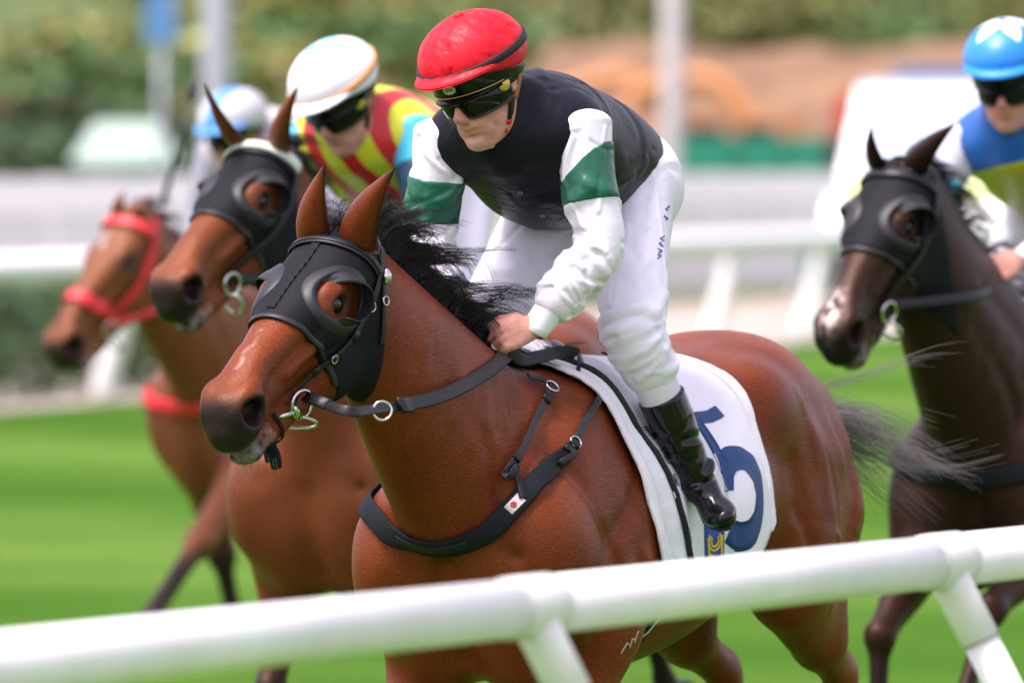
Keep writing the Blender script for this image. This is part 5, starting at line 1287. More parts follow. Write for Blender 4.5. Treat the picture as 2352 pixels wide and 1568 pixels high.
    cc = p[tgp + 1] + nn[tgp + 1] * .0095
    mesh_obj('tag_print', *ringm(cc + t_ * .004, nn[tgp + 1], .006, .0016, 18, 5), mat('tag_red', (.5, .02, .05), .7), band)
    mesh_obj('tag_print', *ringm(cc + t_ * .004, nn[tgp + 1], .002, .0014, 12, 5), bpy.data.materials['tag_red'], band)
    p2, n2 = h.path([(1296, 1050), (1318, 1012), (1345, 962), (1372, 915), (1385, 885)], .010)
    up = mesh_obj('girth_strap', *strap(p2, n2, .017, .004), LEA2, bp)
    for i in (9, 13, 17, 21, 25): mesh_obj('strap_hole', *spherem(p2[i] + n2[i] * .0042, (.0022, .0022, .0014), 8, 5), LEA, up)
    i = 6; mesh_obj('buckle', *ringm(p2[i] + n2[i] * .007, n2[i], .014, .0024, 18, 6, upv=nrm(p2[i + 1] - p2[i])), STEEL, up)
    for i in (1, 4): mesh_obj('keeper', *strap(p2[i:i + 3] + n2[i:i + 3] * .003, n2[i:i + 3], .036 if i == 1 else .026, .010), LEA, up)
    lp = [p2[2] + n2[2] * .014, p2[1] + n2[1] * .03 + (0, -.004, -.012), p2[0] + n2[0] * .032 + (.02, -.02, -.022), p2[0] + n2[0] * .014 + (.022, -.022, -.026)]
    lp = crom(lp, 6); mesh_obj('loose_end', *strap(lp, np.tile(n2[0], (len(lp), 1)) + np.gradient(lp, axis=0) * 0, .014, .003), LEA, up)
    # neck strap: hangs in a loop in front of the saddle
    p3, n3 = h.path([(1205, 872), (1235, 880), (1258, 890)], .010)
    mesh_obj('neck_strap', *strap(p3, n3, .016, .004), LEA2, bp)
    p3, n3 = h.path([(1262, 893), (1238, 935), (1215, 980), (1190, 1030), (1168, 1062), (1152, 1085)], .014)
    ns_ = mesh_obj('neck_strap', *strap(p3, n3, .017, .004), LEA2, bp)
    for i in (12, 18, 24, 30): mesh_obj('strap_hole', *spherem(p3[i] + n3[i] * .0042, (.0022, .0022, .0014), 8, 5), LEA, ns_)
    mesh_obj('buckle', *ringm(p3[2] + n3[2] * .006, n3[2], .016, .0026, 18, 6, upv=nrm(p3[3] - p3[2])), STEEL, ns_)
    mesh_obj('keeper', *strap(p3[5:8] + n3[5:8] * .002, n3[5:8], .024, .007), LEA, ns_); mesh_obj('keeper', *strap(p3[29:32] + n3[29:32] * .002, n3[29:32], .022, .007), LEA, ns_)
    a = h.hit(1150, 1088) + n3[-1] * .02; b = h.hit(1160, 1094) + n3[-1] * .03; c_ = h.hit(1182, 1065) + n3[-1] * .016
    lo = crom([p3[-1], a, b, h.hit(1172, 1075) + n3[-1] * .030, c_], 6); mesh_obj('strap_loop', *strap(lo, np.tile(nrm(n3[-1] + np.array([0, .5, 0])), (len(lo), 1)), .017, .004), LEA, ns_)
    p4, n4 = h.path([(1176, 1075), (1180, 1098), (1190, 1120), (1200, 1150)], .012); mesh_obj('connecting_strap', *strap(p4, n4, .016, .006), LEA, bp)

# ------------------------------------------------------------------ saddle cloth, saddle, mane, tail
def barrel_ray(h, f, ang, off):
    """surface point of the trunk at station f, angle from straight up towards the left"""
    c = np.array([f, 0, 1.17 + h.wz]); d = np.array([0, math.sin(ang), math.cos(ang)])
    r = np.linspace(.52, .05, 160)[:, None]; v = h.F.at(c + d * r) - off; i = int(np.argmax(v < 0))
    return c + d * r[i]
class Cloth:
    """white number cloth lying over the back and hanging on both sides: map(u, v): u 0 front..1 back, v -1 right hem..1 left hem"""
    def __init__(s, h, f0=.13, f1=-.60, drop=.62, off=.014):
        s.h = h; s.nu, s.nv = 45, 81; G = np.zeros((s.nu, s.nv, 3)); Wd = .62
        for i in range(s.nu):
            u = i / (s.nu - 1)
            for sg in (1, -1):
                f = f0 + (f1 - f0) * u; pts = []
                prev = None
                for a in np.linspace(0, 2.3, 60):
                    p = barrel_ray(h, f, sg * a, off); p[1] *= 1
                    if prev is not None and (sg * p[1] < sg * prev[1]): p = np.array([f, prev[1], min(p[2], prev[2] - .004)])
                    prev = p; pts.append(p)
                pts = np.array(pts); L = np.concatenate([[0], np.cumsum(np.linalg.norm(np.diff(pts, axis=0), axis=1))])
                for j in range(s.nv // 2 + 1):
                    v = j / (s.nv // 2); ln = drop * (1.05 - .13 * max(0, u - .55) / .45) * v
                    p = np.array([np.interp(ln, L, pts[:, q]) for q in range(3)])
                    fr = .17 * max(0, v - .25) ** 1.3 * (1 - u) ** 1.5      # front edge swings back lower down
                    p[0] -= fr * 1.0
                    fl = max(0, v - .45); p[1] += sg * (.020 * fl * math.sin(u * 9 + 1.2) + .05 * fl * fl * (u > .5) * (u - .5) + .006 * math.sin(u * 14 + v * 5) * v)
                    G[i, s.nv // 2 + sg * j] = p
        s.G = G
    def map(s, u, v, off=0.0):
        x = np.clip(u, 0, 1) * (s.nu - 1); y = (np.clip(v, -1, 1) * .5 + .5) * (s.nv - 1); i = min(int(x), s.nu - 2); j = min(int(y), s.nv - 2); a, b = x - i, y - j
        G = s.G; p = G[i, j] * (1 - a) * (1 - b) + G[i + 1, j] * a * (1 - b) + G[i, j + 1] * (1 - a) * b + G[i + 1, j + 1] * a * b
        n = np.cross(G[i, j + 1] - G[i, j], G[i + 1, j] - G[i, j]); n = nrm(n); c = np.array([p[0], 0, 1.17]); n = n if n.dot(p - c) > 0 else -n
        return p + n * off
    def solid(s, th=.004):
        V = [s.map(i / (s.nu - 1), -1 + 2 * j / (s.nv - 1), o) for o in (th, 0) for i in range(s.nu) for j in range(s.nv)]
        g = gridF(s.nu, s.nv); N = s.nu * s.nv; F2 = [tuple(reversed(f)) for f in g] + [tuple(v + N for v in f) for f in g]
        for i in range(s.nu - 1):
            for j in (0, s.nv - 1): a, b = i * s.nv + j, (i + 1) * s.nv + j; F2.append((a, b, b + N, a + N))
        for j in range(s.nv - 1):
            for i in (0, s.nu - 1): a, b = i * s.nv + j, i * s.nv + j + 1; F2.append((a, b, b + N, a + N))
        return V, F2
    def patch(s, poly, off=.006, n=14, hi_=False):
        """thin shape on the cloth from two matching edges (lists of (u, v))"""
        A, B = np.array(poly[0], float), np.array(poly[1], float); A = crom(A, 6); B = crom(B, 6); m = len(A); k = 5; V = []
        for o in (off, 0.001):
            for i in range(m):
                for j in range(k): q = A[i] + (B[i] - A[i]) * j / (k - 1); V.append(s.map(q[0], q[1], o + (.009 if q[0] < .605 and hi_ else 0)))
        g = gridF(m, k); N = m * k
        F2 = g + [tuple(reversed([v + N for v in f])) for f in g]
        for i in range(m - 1):
            for j in (0, k - 1): a, b = i * k + j, (i + 1) * k + j; F2.append((a, b, b + N, a + N))
        return V, F2

def strand_mesh(lines, r0, r1=.0002, n=3):
    """many hairs as thin three-sided tubes; lines (N, m, 3)"""
    lines = np.asarray(lines, float); N, m, _ = lines.shape
    t = np.gradient(lines, axis=1); t /= np.linalg.norm(t, axis=2, keepdims=True) + 1e-9
    ref = np.where(np.abs(t[..., 2:3]) > .9, np.array([1., 0, 0]), np.array([0, 0, 1.])); s = np.cross(t, ref); s /= np.linalg.norm(s, axis=2, keepdims=True) + 1e-9; b = np.cross(s, t)
    r = (r0 + (r1 - r0) * np.linspace(0, 1, m) ** 1.5)[None, :, None]
    V = np.stack([lines + r * (math.cos(a) * s + math.sin(a) * b) for a in np.linspace(0, 2 * math.pi, n, endpoint=False)], 2)   # N m n 3
    idx = np.arange(N * m * n).reshape(N, m, n); F = []
    for j in range(n): F.append(np.stack([idx[:, :-1, j], idx[:, :-1, (j + 1) % n], idx[:, 1:, (j + 1) % n], idx[:, 1:, j]], -1).reshape(-1, 4))
    return V.reshape(-1, 3), np.vstack(F)

def locks(roots, dirs, length, n, spread, curl, grav, seed, m=12, jitter=.012, wind=(0, 0, 0), div=.05, conv=.55):
    """clumped hair: each lock has a guide with random sway; n hairs per lock converge towards its tip"""
    r = np.random.default_rng(seed); out = []; wind = np.asarray(wind, float)
    for p, d in zip(roots, dirs):
        L = length * r.uniform(.55, 1.25); d = nrm(d + r.normal(0, spread, 3)); w1, w2 = r.normal(0, 1, 3), r.normal(0, 1, 3); ph = r.uniform(0, 6.28)
        t = np.linspace(0, 1, m)[:, None]
        g = p + d * L * t + (wind * L) * t ** 1.6 + np.array([0, 0, -1.]) * grav * L * t ** 2 + curl * L * (w1 * np.sin(t * 3.5 + ph) * t + w2 * .5 * np.sin(t * 7 + ph) * t * t)
        for _ in range(n):
            o = r.normal(0, jitter, 3); lw = r.normal(0, div, 3) * L; k = r.uniform(.75, 1.05)
            h_ = p + o + (g - p) * k - o * t * conv + lw * t ** 2
            out.append(h_)
    return np.array(out)
HAIR = bpy.data.materials.new('black_hair'); HAIR.use_nodes = True
_b = HAIR.node_tree.nodes['Principled BSDF']; _b.inputs['Base Color'].default_value = (.010, .008, .008, 1); _b.inputs['Roughness'].default_value = .36; _b.inputs['Specular IOR Level'].default_value = .35
TAILH = mat('tail_hair', (.15, .13, .125), .5, .5)

def crest_line(h, n, t0=.02, t1=1.0, lat=0.0):
    """points along the top of the neck from the poll to the withers"""
    nk = np.array(h.neckst or [(.10, 0, 1.15, .185, .315), (.33, 0, 1.225, .165, .275), (.55, -.02, 1.375, .13, .24), (.74, -.045, 1.535, .10, .185), (.86, -.07, 1.655, .085, .14), (.915, -.085, 1.73, .078, .115)], float)
    q = crom(nk[::-1], 12); t = np.linspace(t0, t1, n) * (len(q) - 1); c = np.stack([np.interp(t, np.arange(len(q)), q[:, j]) for j in range(5)], 1)
    out = []
    for p in c:
        a = np.array([p[0], p[1] + lat, p[2] + h.wz]); d = nrm((-.45, 0, .9)); r = np.linspace(.5, 0, 120)[:, None]; v = h.F.at(a + d * r); i = int(np.argmax(v < 0)); out.append(a + d * r[max(i, 0)])
    return np.array(out)

def mane(h, nl=250, per=32, length=.20, seed=3, side=-.10, wind=(-.30, .12, .02), r0=.0006, wisps=5):
    """dense clumps laid back by the wind along the crest, with loose wisps"""
    c = crest_line(h, nl, .0, .80); rr = np.random.default_rng(seed); L = []
    for i, p in enumerate(c):
        x = i / (nl - 1); ln = length * (.70 + .55 * math.sin(.3 + 2.2 * x)) * rr.uniform(.7, 1.2)
        p = p + rr.normal(0, 1, 3) * (.006, .012, .003) - (0, 0, .006)
        d = nrm(np.array([-.75, side + rr.normal(0, .18), .55 - .35 * x + rr.normal(0, .15)]))
        L.append(locks([p], [d], ln, per, .10, .11, .50, seed * 1000 + i, wind=wind, jitter=.010, m=14, div=.012, conv=.9))
    for i in range(wisps):
        p = c[rr.integers(0, int(nl * .8))]; L.append(locks([p], [nrm((-.7, rr.normal(0, .25), .7))], length * .8, 3, .2, .16, .25, seed * 77 + i, wind=(-.5, .2, .05), jitter=.003, m=14, div=.03))
    V, F = strand_mesh(np.concatenate(L), r0); return mesh_obj('mane', V, F, HAIR, h.root)

def hero_cloth_hair(h):
    cl = Cloth(h); root = thing('saddle_cloth', 'white saddle cloth with navy number 5 on the leading bay horse', 'saddle cloth', h.M)
    s = h
    V, F = cl.solid(); mesh_obj('cloth', V, F, CLOTHW, root)
    # folded hem down the front and along the back
    for u0, u1, nm in ((.0, .035, 'front_hem'), (.965, 1.0, 'rear_hem')):
        V, F = cl.patch(([(u0, v) for v in np.linspace(.05, 1, 8)], [(u1, v) for v in np.linspace(.05, 1, 8)]), .0075); mesh_obj(nm, V, F, CLOTHW, root)
    # the number: bar, stem, bowl
    d = thing_part(root, 'number', cl, [
        ([(0.570, .400), (0.690, .385), (0.830, .375)], [(0.570, .455), (0.690, .44), (0.830, .43)]),
        ([(0.570, .42), (0.580, .52), (0.595, .64)], [(0.655, .42), (0.660, .52), (0.670, .62)]),
        ([(0.585, .70), (0.615, .60), (0.690, .545), (0.790, .56), (0.870, .64), (0.885, .74), (0.840, .85), (0.750, .92), (0.630, .93), (0.555, .87)],
         [(0.650, .71), (0.670, .665), (0.710, .64), (0.755, .65), (0.785, .69), (0.790, .74), (0.770, .785), (0.720, .82), (0.655, .825), (0.610, .80)])])
    # crest patch below the boot
    BLUE = mat('crest_blue', (.02, .07, .42), .6); GOLD = mat('crest_gold', (.66, .50, .03), .5)
    V, F = cl.patch(([(.44, .74), (.435, .82), (.44, .97)], [(.54, .71), (.555, .82), (.54, .985)]), .0155); crest = mesh_obj('crest', V, F, BLUE, root)
    for a, b in (((.49, .73), (.495, .80)), ((.47, .90), (.50, .965)), ((.45, .84), (.462, .93)), ((.535, .84), (.53, .92)), ((.475, .78), (.515, .78))):
        a, b = np.array(a), np.array(b); pp = [cl.map(*(a + (b - a) * t), .018) for t in np.linspace(0, 1, 6)]; mesh_obj('crest_line', *tubem(pp, .0035, 6), GOLD, crest)
    for rr in (.022, .036):
        pp = [cl.map(.492 + rr * 1.0 * math.cos(t), .855 + rr * 1.0 * math.sin(t), .018) for t in np.linspace(-.6, 3.8, 22)]; mesh_obj('crest_line', *tubem(pp, .003, 6), GOLD, crest)
    # ---------------- saddle: light pad, flap edge, girth, stirrup leather
    sd = thing('saddle', 'light racing saddle with black piped white flap under the red-capped jockey', 'saddle', h.M)
    n1 = 40
    V, F = cl.patch(([(.06, v) for v in np.linspace(-.99, .99, 16)], [(.60, v) for v in np.linspace(-.99, .99, 16)]), .012); mesh_obj('pad', V, F, satin('saddle_white', (.79, .79, .84), .5, .4, .9), sd)
    for q in (1, -1):
        pts = [cl.map(u, q * v, .016) for u, v in crom([(.07, .03), (.075, .20), (.10, .38), (.14, .55), (.165, .75), (.17, .97)], 8)]
        mesh_obj('piping', *tubem(pts, .0075, 8), LEA, sd)
        pts = [cl.map(u, q * v, .030) for u, v in crom([(.33, .12), (.34, .25), (.345, .38)], 8)]; nn = h.F.grad(np.array(pts)); mesh_obj('stirrup_leather', *strap(pts, nn, .018, .005), LEA, sd)
        pts = [cl.map(u, q * v, .012) for u, v in crom([(.19, .70), (.20, .85), (.205, 1.0)], 8)]; nn = h.F.grad(np.array(pts)); mesh_obj('surcingle', *strap(pts, nn, .05, .004), CLOTHW, sd)
    # pommel plate and buckles
    pc = cl.map(.10, .075, .035); mesh_obj('pommel_plate', *spherem(pc, (.030, .026, .010), 24, 10, Rm=np.stack([nrm((1, .3, .2)), nrm((-.2, .8, -.5)), nrm((.0, .5, .85))])), mat('grey_plastic', (.35, .35, .38), .4), sd)
    mesh_obj('buckle', *ringm(cl.map(.06, .06, .03), (0, .5, .8), .013, .003, 16, 6), STEEL, sd)
    # girth under the chest
    pts = []
    for a in np.linspace(1.75, 2 * math.pi - 1.75, 60): pts.append(barrel_ray(h, -.075, a, .006))
    pts = np.array(pts); nn = h.F.grad(pts); gi = mesh_obj('girth', *strap(pts, nn, .085, .006), WEB, sd)
    mesh_obj('girth_stripe', *strap(pts + nn * .006, nn, .018, .002), CLOTHW, gi)
    # small lettering down the flap edge, as unreadable script strokes
    INK = mat('flap_ink', (.05, .10, .11), .6)
    r = np.random.default_rng(5); V, F = [], []
    for w in range(5):
        v0 = .46 + w * .095
        for c_ in range(7):
            u0 = .215 + r.normal(0, .002) + .0; v_ = v0 + c_ * .0085; pp = [cl.map(u0 + .012 * math.sin(t * 5 + c_), v_ + .006 * t, .0145) for t in np.linspace(0, 1, 5)]; a, b = tubem(pp, .0014, 4); V, F = join((V, F), (a, b)) if len(V) else (a, b)
    tag(mesh_obj('flap_lettering', V, F, INK, sd), kind='stuff')
    # ---------------- mane, forelock, tail
    mane(h)
    c = h.H(.01, .0, 0); rr = np.random.default_rng(2)
    roots = [c + rr.normal(0, 1, 3) * (.015, .018, .006) for _ in range(26)]
    fl = locks(roots, [nrm((-.6, -.1, .5) + rr.normal(0, .3, 3)) for _ in roots], .11, 6, .3, .2, .3, 11, wind=(-.5, .1, .1), jitter=.006); V, F = strand_mesh(fl, .0006); mesh_obj('forelock', V, F, HAIR, h.root)
    dock = np.array([-1.30, 0, 1.36])
    roots = [dock + rr.normal(0, 1, 3) * (.01, .02, .01) for _ in range(40)]
    tl = locks(roots, [nrm((-.55, .62, -.12) + rr.normal(0, .18, 3)) for _ in roots], .36, 16, .12, .12, .55, 21, m=14, jitter=.012, wind=(-.1, .2, .25), div=.03, conv=.7); V, F = strand_mesh(tl, .0007); mesh_obj('tail', V, F, TAILH, h.root)
    # chin whiskers
    roots = [h.H(.56 + rr.normal(0, .015), -.205, rr.normal(0, .02)) for _ in range(40)]
    wl = locks(roots, [nrm(h.B.T @ np.array([-.1, -.2, -1]) + rr.normal(0, .25, 3)) for _ in roots], .028, 1, .2, .1, .2, 5, m=6, jitter=.002); V, F = strand_mesh(wl, .0004); mesh_obj('whiskers', V, F, mat('whisker', (.35, .30, .24), .5), h.root)
def thing_part(root, name, cl, shapes):
    ms = [cl.patch(s_, .0055, hi_=True) for s_ in shapes]; return mesh_obj(name, *join(*ms), NAVY, root)
hero_tack(hero); hero_cloth_hair(hero)
# ---- small marks: purple lettering down the breeches, pale freeze brand behind the elbow
def surf_hit(Fd, h, x, y, y0=18.8, y1=21.2):
    a, b = h.L(x, y, y0), h.L(x, y, y1); q = a + (b - a) * np.linspace(0, 1, 900)[:, None]; ok = np.all((q > Fd.lo) & (q < Fd.lo + Fd.h * (Fd.n - 1)), axis=1); d = np.where(ok, Fd.at(q), 1.0); k = int(np.argmax(d < 0)); return q[k], Fd.grad(q[k])
PURP = mat('purple_lettering', (.10, .07, .35), .6); ms = []; r_ = np.random.default_rng(12)
for cy in (478, 500, 548, 562, 576, 590):
    cx = 1538 - (cy - 478) * .17; pts = []
    for t in np.linspace(0, 1, 5): q, g = surf_hit(hj.BF, hero, cx - 6 + 5 * math.sin(t * 6 + cy), cy - 5 + 10 * t); pts.append(q + g * .0015)
    ms.append(tubem(pts, .0017, 5))
tag(mesh_obj('leg_lettering', *join(*ms), PURP, hj.breeches), kind='stuff')
BRAND = mat('pale_brand_hair', (.45, .38, .33), .7); ms = []
for x0, y0, x1, y1 in ((1426, 1500, 1440, 1476), (1440, 1476, 1446, 1482), (1446, 1488, 1452, 1466), (1452, 1466, 1460, 1470), (1456, 1476, 1466, 1448)):
    pts, nn = hero.path([(x0, y0), ((x0 + x1) / 2, (y0 + y1) / 2 - 1), (x1, y1)], .0005, 3); ms.append(tubem(pts, .0018, 5))
tag(mesh_obj('freeze_brand', *join(*ms), BRAND, hero.root), kind='stuff')

# ------------------------------------------------------------------ the other runners
def starcap(name, ground, star, n=5, a=.55, b=.62, stripe=None):
    """cap cover with a star spreading from the crown (object head coordinates in 'uvw')"""
    m = satin(name, ground, .4, .5, .5); t = m.node_tree; N = t.nodes.new; K = t.links.new; bs = t.nodes['Principled BSDF']
    at = N('ShaderNodeAttribute'); at.attribute_name = 'uvw'; sp = N('ShaderNodeSeparateXYZ'); K(at.outputs['Vector'], sp.inputs[0])
    def M(op, x, y=None, z=None):
        q = N('ShaderNodeMath'); q.operation = op
        for i, v in enumerate((x, y, z)):
            if v is None: continue
            if hasattr(v, 'is_output') or not isinstance(v, (int, float)): K(v, q.inputs[i])
            else: q.inputs[i].default_value = v
        return q.outputs[0]
    if stripe is None:
        ang = M('ARCTAN2', sp.outputs[2], sp.outputs[0]); rad = M('SQRT', M('ADD', M('MULTIPLY', sp.outputs[0], sp.outputs[0]), M('MULTIPLY', sp.outputs[2], sp.outputs[2])))
        pol = M('ARCTAN2', rad, M('SUBTRACT', sp.outputs[1], .045))
        tri = M('PINGPONG', M('MULTIPLY', ang, n / math.pi), 1.0)
        fac = M('LESS_THAN', pol, M('MULTIPLY_ADD', tri, b, a))
    else:
        fac = M('LESS_THAN', M('ABSOLUTE', M('SUBTRACT', sp.outputs[2], stripe[0])), stripe[1])
    mx = N('ShaderNodeMix'); mx.data_type = 'RGBA'; mx.inputs[6].default_value = (*ground, 1); mx.inputs[7].default_value = (*star, 1); K(fac, mx.inputs[0]); K(mx.outputs[2], bs.inputs['Base Color'])
    return m
def striped(name, c1, c2, scale, vec=(0, 1, .25), off=0):
    m = satin(name, c1, .4, .5, .7); t = m.node_tree; N = t.nodes.new; K = t.links.new; bs = t.nodes['Principled BSDF']
    at = N('ShaderNodeAttribute'); at.attribute_name = 'uvw'; d = N('ShaderNodeVectorMath'); d.operation = 'DOT_PRODUCT'; d.inputs[1].default_value = vec; K(at.outputs['Vector'], d.inputs[0])
    a = N('ShaderNodeMath'); a.operation = 'MULTIPLY_ADD'; a.inputs[1].default_value = scale; a.inputs[2].default_value = off; K(d.outputs['Value'], a.inputs[0]); s_ = N('ShaderNodeMath'); s_.operation = 'SINE'; K(a.outputs[0], s_.inputs[0]); g = N('ShaderNodeMath'); g.operation = 'GREATER_THAN'; g.inputs[1].default_value = .1; K(s_.outputs[0], g.inputs[0])
    mx = N('ShaderNodeMix'); mx.data_type = 'RGBA'; mx.inputs[6].default_value = (*c1, 1); mx.inputs[7].default_value = (*c2, 1); K(g.outputs[0], mx.inputs[0]); K(mx.outputs[2], bs.inputs['Base Color']); return m

def simple_tack(h, who, strapm, wide=.022, nose=False, breastm=None):
    F = h.F; k = h.hs
    def onto(p, off=.009): p = F.project(np.array(p), off, 14); return p, F.grad(p)
    br = thing('bridle', f'{strapm[1]} bridle with steel bit rings on the {who}', 'bridle', h.M); m_ = strapm[0]
    def st(name, hp, w, off=.010, par=br): p, nn = onto(crom([h.H(*q) for q in hp], 6), off); return mesh_obj(name, *strap(p, nn, w, .005), m_, par)
    st('browband', [(.045, -.10, -.09), (.062, -.05, -.085), (.072, .012, 0), (.062, -.05, .085), (.055, -.095, .09)], wide * 1.2)
    for q in (1, -1):
        st('cheekpiece', [(.0, -.075, q * .085), (.055, -.10, q * .09), (.12, -.135, q * .09), (.23, -.155, q * .085), (.33, -.155, q * .06), (.41, -.165, q * .05)], wide)
        c = F.project(h.H(.432, -.176, q * .05), .010) - h.A * .03; mesh_obj('bit_ring', *ringm(c, nrm(h.S * q * .95 + h.A * .25), .029, .005, 28, 6, upv=h.A), STEEL, br)
        if q > 0: mesh_obj('ring_bit', *tubem([c + (-h.A * .0 - h.N * .075) * (.5 + .5 * math.cos(t)) + h.S * .03 * math.sin(t) + h.A * .03 for t in np.linspace(-2.4, 2.4, 20)], .005, 6), STEEL, br)
    if nose: st('noseband', [(.36, -.20, -.02), (.37, -.13, -.06), (.385, -.06, -.05), (.39, .0, 0), (.385, -.06, .05), (.37, -.13, .06), (.36, -.20, .02)], wide * 1.5)
    rn = thing('reins', f'black reins held by the rider of the {who}', 'reins', h.M)
    for q in (1, -1):
        c = F.project(h.H(.432, -.176, q * .05), .010) - h.A * .055; hd = h.J_h['hdL' if q > 0 else 'hdR']; mid = (c + hd) / 2; mid = F.project(mid + (0, q * .10, -.02), .02)
        if F.at(mid) < 0: mid = mid + (0, q * .1, 0)
        p = crom([c, mid, hd + (0, 0, -.03)], 10); mesh_obj('rein', *strap(p, np.tile(nrm((.3, q * 1.0, .2)), (len(p), 1)), .028, .005), LEA if strapm[1] != 'red webbing' else m_, rn)
    if breastm:
        bp = thing('breastplate', f'{breastm[1]} breastplate across the chest of the {who}', 'breastplate', h.M)
        pts = [F.project(np.array(v), .006) for v in ((.15, -.32, 1.22), (.38, -.26, 1.15), (.55, -.14, 1.10), (.60, 0, 1.07), (.55, .14, 1.10), (.38, .26, 1.15), (.15, .32, 1.22))]; p = F.project(crom(pts, 8), .006); mesh_obj('chest_band', *strap(p, F.grad(p), .055, .008), breastm[0], bp)
def number_cloth(h, who, num=True):
    cl = Cloth(h); root = thing('saddle_cloth', f'white saddle cloth with blue number on the {who}', 'saddle cloth', h.M); V, F = cl.solid(.006); mesh_obj('cloth', V, F, CLOTHW, root)
    ms = []
    for q in (1, -1): ms = [cl.patch(([(.60, q * .34), (.61, q * .5), (.62, q * .7), (.63, q * .85)], [(.74, q * .34), (.75, q * .5), (.76, q * .7), (.77, q * .85)]), .008)]; mesh_obj('number', *ms[0], NAVY, root)
    sd = thing('saddle', f'maroon edged racing saddle on the {who}', 'saddle', h.M); V, F = cl.patch(([(.05, v) for v in np.linspace(-.7, .7, 12)], [(.62, v) for v in np.linspace(-.6, .6, 12)]), .024); mesh_obj('pad', V, F, mat('maroon_pad', (.20, .010, .035), .5), sd)
    for q in (1, -1): pts = [cl.map(.33 + .01 * i, q * (.12 + .045 * i), .03) for i in range(7)]; mesh_obj('stirrup_leather', *strap(pts, h.F.grad(np.array(pts)), .02, .005), LEA, sd)
def shifted(**kw):
    J = dict(HERO_J); J.pop('bandR'); J.pop('bslantL'); J.pop('bslantR'); J.update(kw); return J
def tail_for(h, seed, m_):
    rr = np.random.default_rng(seed); dock = np.array([-1.28, 0, 1.37 + h.wz]); roots = [dock + rr.normal(0, 1, 3) * (.01, .02, .01) for _ in range(30)]
    V, F = strand_mesh(locks(roots, [nrm((-.85, .1, .0) + rr.normal(0, .2, 3)) for _ in roots], .7, 8, .12, .1, .4, seed, m=10, jitter=.02), .0016); mesh_obj('tail', V, F, m_, h.root)
def ears_for(h, tips, cm):
    for q, t in zip((1, -1), tips): h.ear(q, h.L(*t), cm, out=h.B.T @ np.array([.75, .65, 0]), length_w=.036)

BAY2 = coat('bay_coat_second', (.14, .036, .012), (.012, .010, .010), (.21, .060, .020)); BAY3 = coat('bay_coat_third', (.16, .052, .022), (.014, .012, .011), (.24, .085, .036)); DBAY = coat('dark_bay_coat', (.017, .008, .006), (.006, .005, .005), (.030, .013, .009))
SOFTW = satin('plain_white', (.74, .74, .77), .5, .4, .5)
def base_mats(**kw):
    d = dict(MAT_J); d.pop('band'); d.pop('capband'); d.update(sleeve=SOFTW, cuff=SOFTW); d.update(kw); return d
# second horse: hooded bay on the left with the white capped rider
x2 = P(895, 700, 24.0)[0]
h2 = Horse('racehorse', 'bay racehorse with raised hooded head left of the leading horse', (x2, 24.0, 0), 65, BAY2, h=.011, whitefn=lambda a, n, sd: a * 0, poll=(.72, -.04, 2.035), axis=(.785, -.09, -.61), side=(.13, .99, .02), headscale=1.04,
    neck=[(.10, 0, 1.18, .185, .33), (.28, 0, 1.32, .16, .28), (.43, -.01, 1.52, .125, .22), (.55, -.02, 1.72, .098, .17), (.63, -.03, 1.86, .083, .13), (.68, -.035, 1.935, .076, .11)],
    legs=dict(fr=[(.45, .165, 1.05), (.22, .19, .90), (.40, .17, .52), (.42, .16, .22), (.50, .16, .10)], fl=[(.42, .165, 1.06), (.10, .19, .92), (.22, .17, .52), (.02, .16, .34), (-.08, .16, .38)]), hi=(1.5, .52, 2.25))
h2.parts(EYE, BAY2, BAY2); ears_for(h2, ((685, 197, 23.1), (470, 192, 23.2)), BAY2)
J2 = shifted(head=(.325, .01, 2.135), neck=(.285, -.0, 2.06), wrL=(.38, .11, 1.66), wrR=(.42, -.11, 1.66), hdL=(.46, .06, 1.62), hdR=(.48, -.06, 1.62), curlL=(.44, .02, 1.59), curlR=(.46, -.02, 1.59), elR=(.30, -.24, 1.80), elL=(.27, .24, 1.80), band=(.35, .75))
CY = satin('cyan_satin', (.05, .46, .66), .4, .5, .7)
h2.J_h = {k: np.array(v) for k, v in J2.items() if k.startswith('hd')}
hood(h2, NEO, LEA2, 'dark hood with pale brow strap on the bay horse at left', seam=False)
simple_tack(h2, 'hooded bay at left', (LEA, 'black leather'), breastm=None)
p_, n_ = None, None
_hp = [(.035, -.09, -.095), (.048, -.03, -.085), (.055, .02, 0), (.048, -.03, .085), (.04, -.09, .095)]
_q = h2.F.project(crom([h2.H(*q) for q in _hp], 8), .016); _bb = [o for o in bpy.data.objects if o.name.startswith('bridle')][-1]
mesh_obj('brow_cover', *strap(_q, h2.F.grad(_q), .034, .006), mat('cream_webbing', (.50, .56, .46), .7), _bb)
number_cloth(h2, 'hooded bay at left')
mane(h2, 70, 16, .13, 31, r0=.0014, wisps=10)
tail_for(h2, 41, TAILH)
j2 = Jockey(h2, 'jockey in white star cap and red and yellow striped jacket', J2, base_mats(jacket=striped('red_yellow_stripes', (.60, .60, .02), (.56, .012, .018), 62, (.15, 1, .3)), sleeve=CY, band=satin('dark_blue_satin', (.01, .05, .10), .4, .5, .7), cap=starcap('white_cyan_star', (.80, .80, .82), (.25, .66, .80), 5, .25, .55), capband=satin('orange_band', (.75, .32, .10), .5)), h=.009, detail=False, fwd=(-.50, -.68, -.53), up=(-.33, -.35, .85), seed=5)
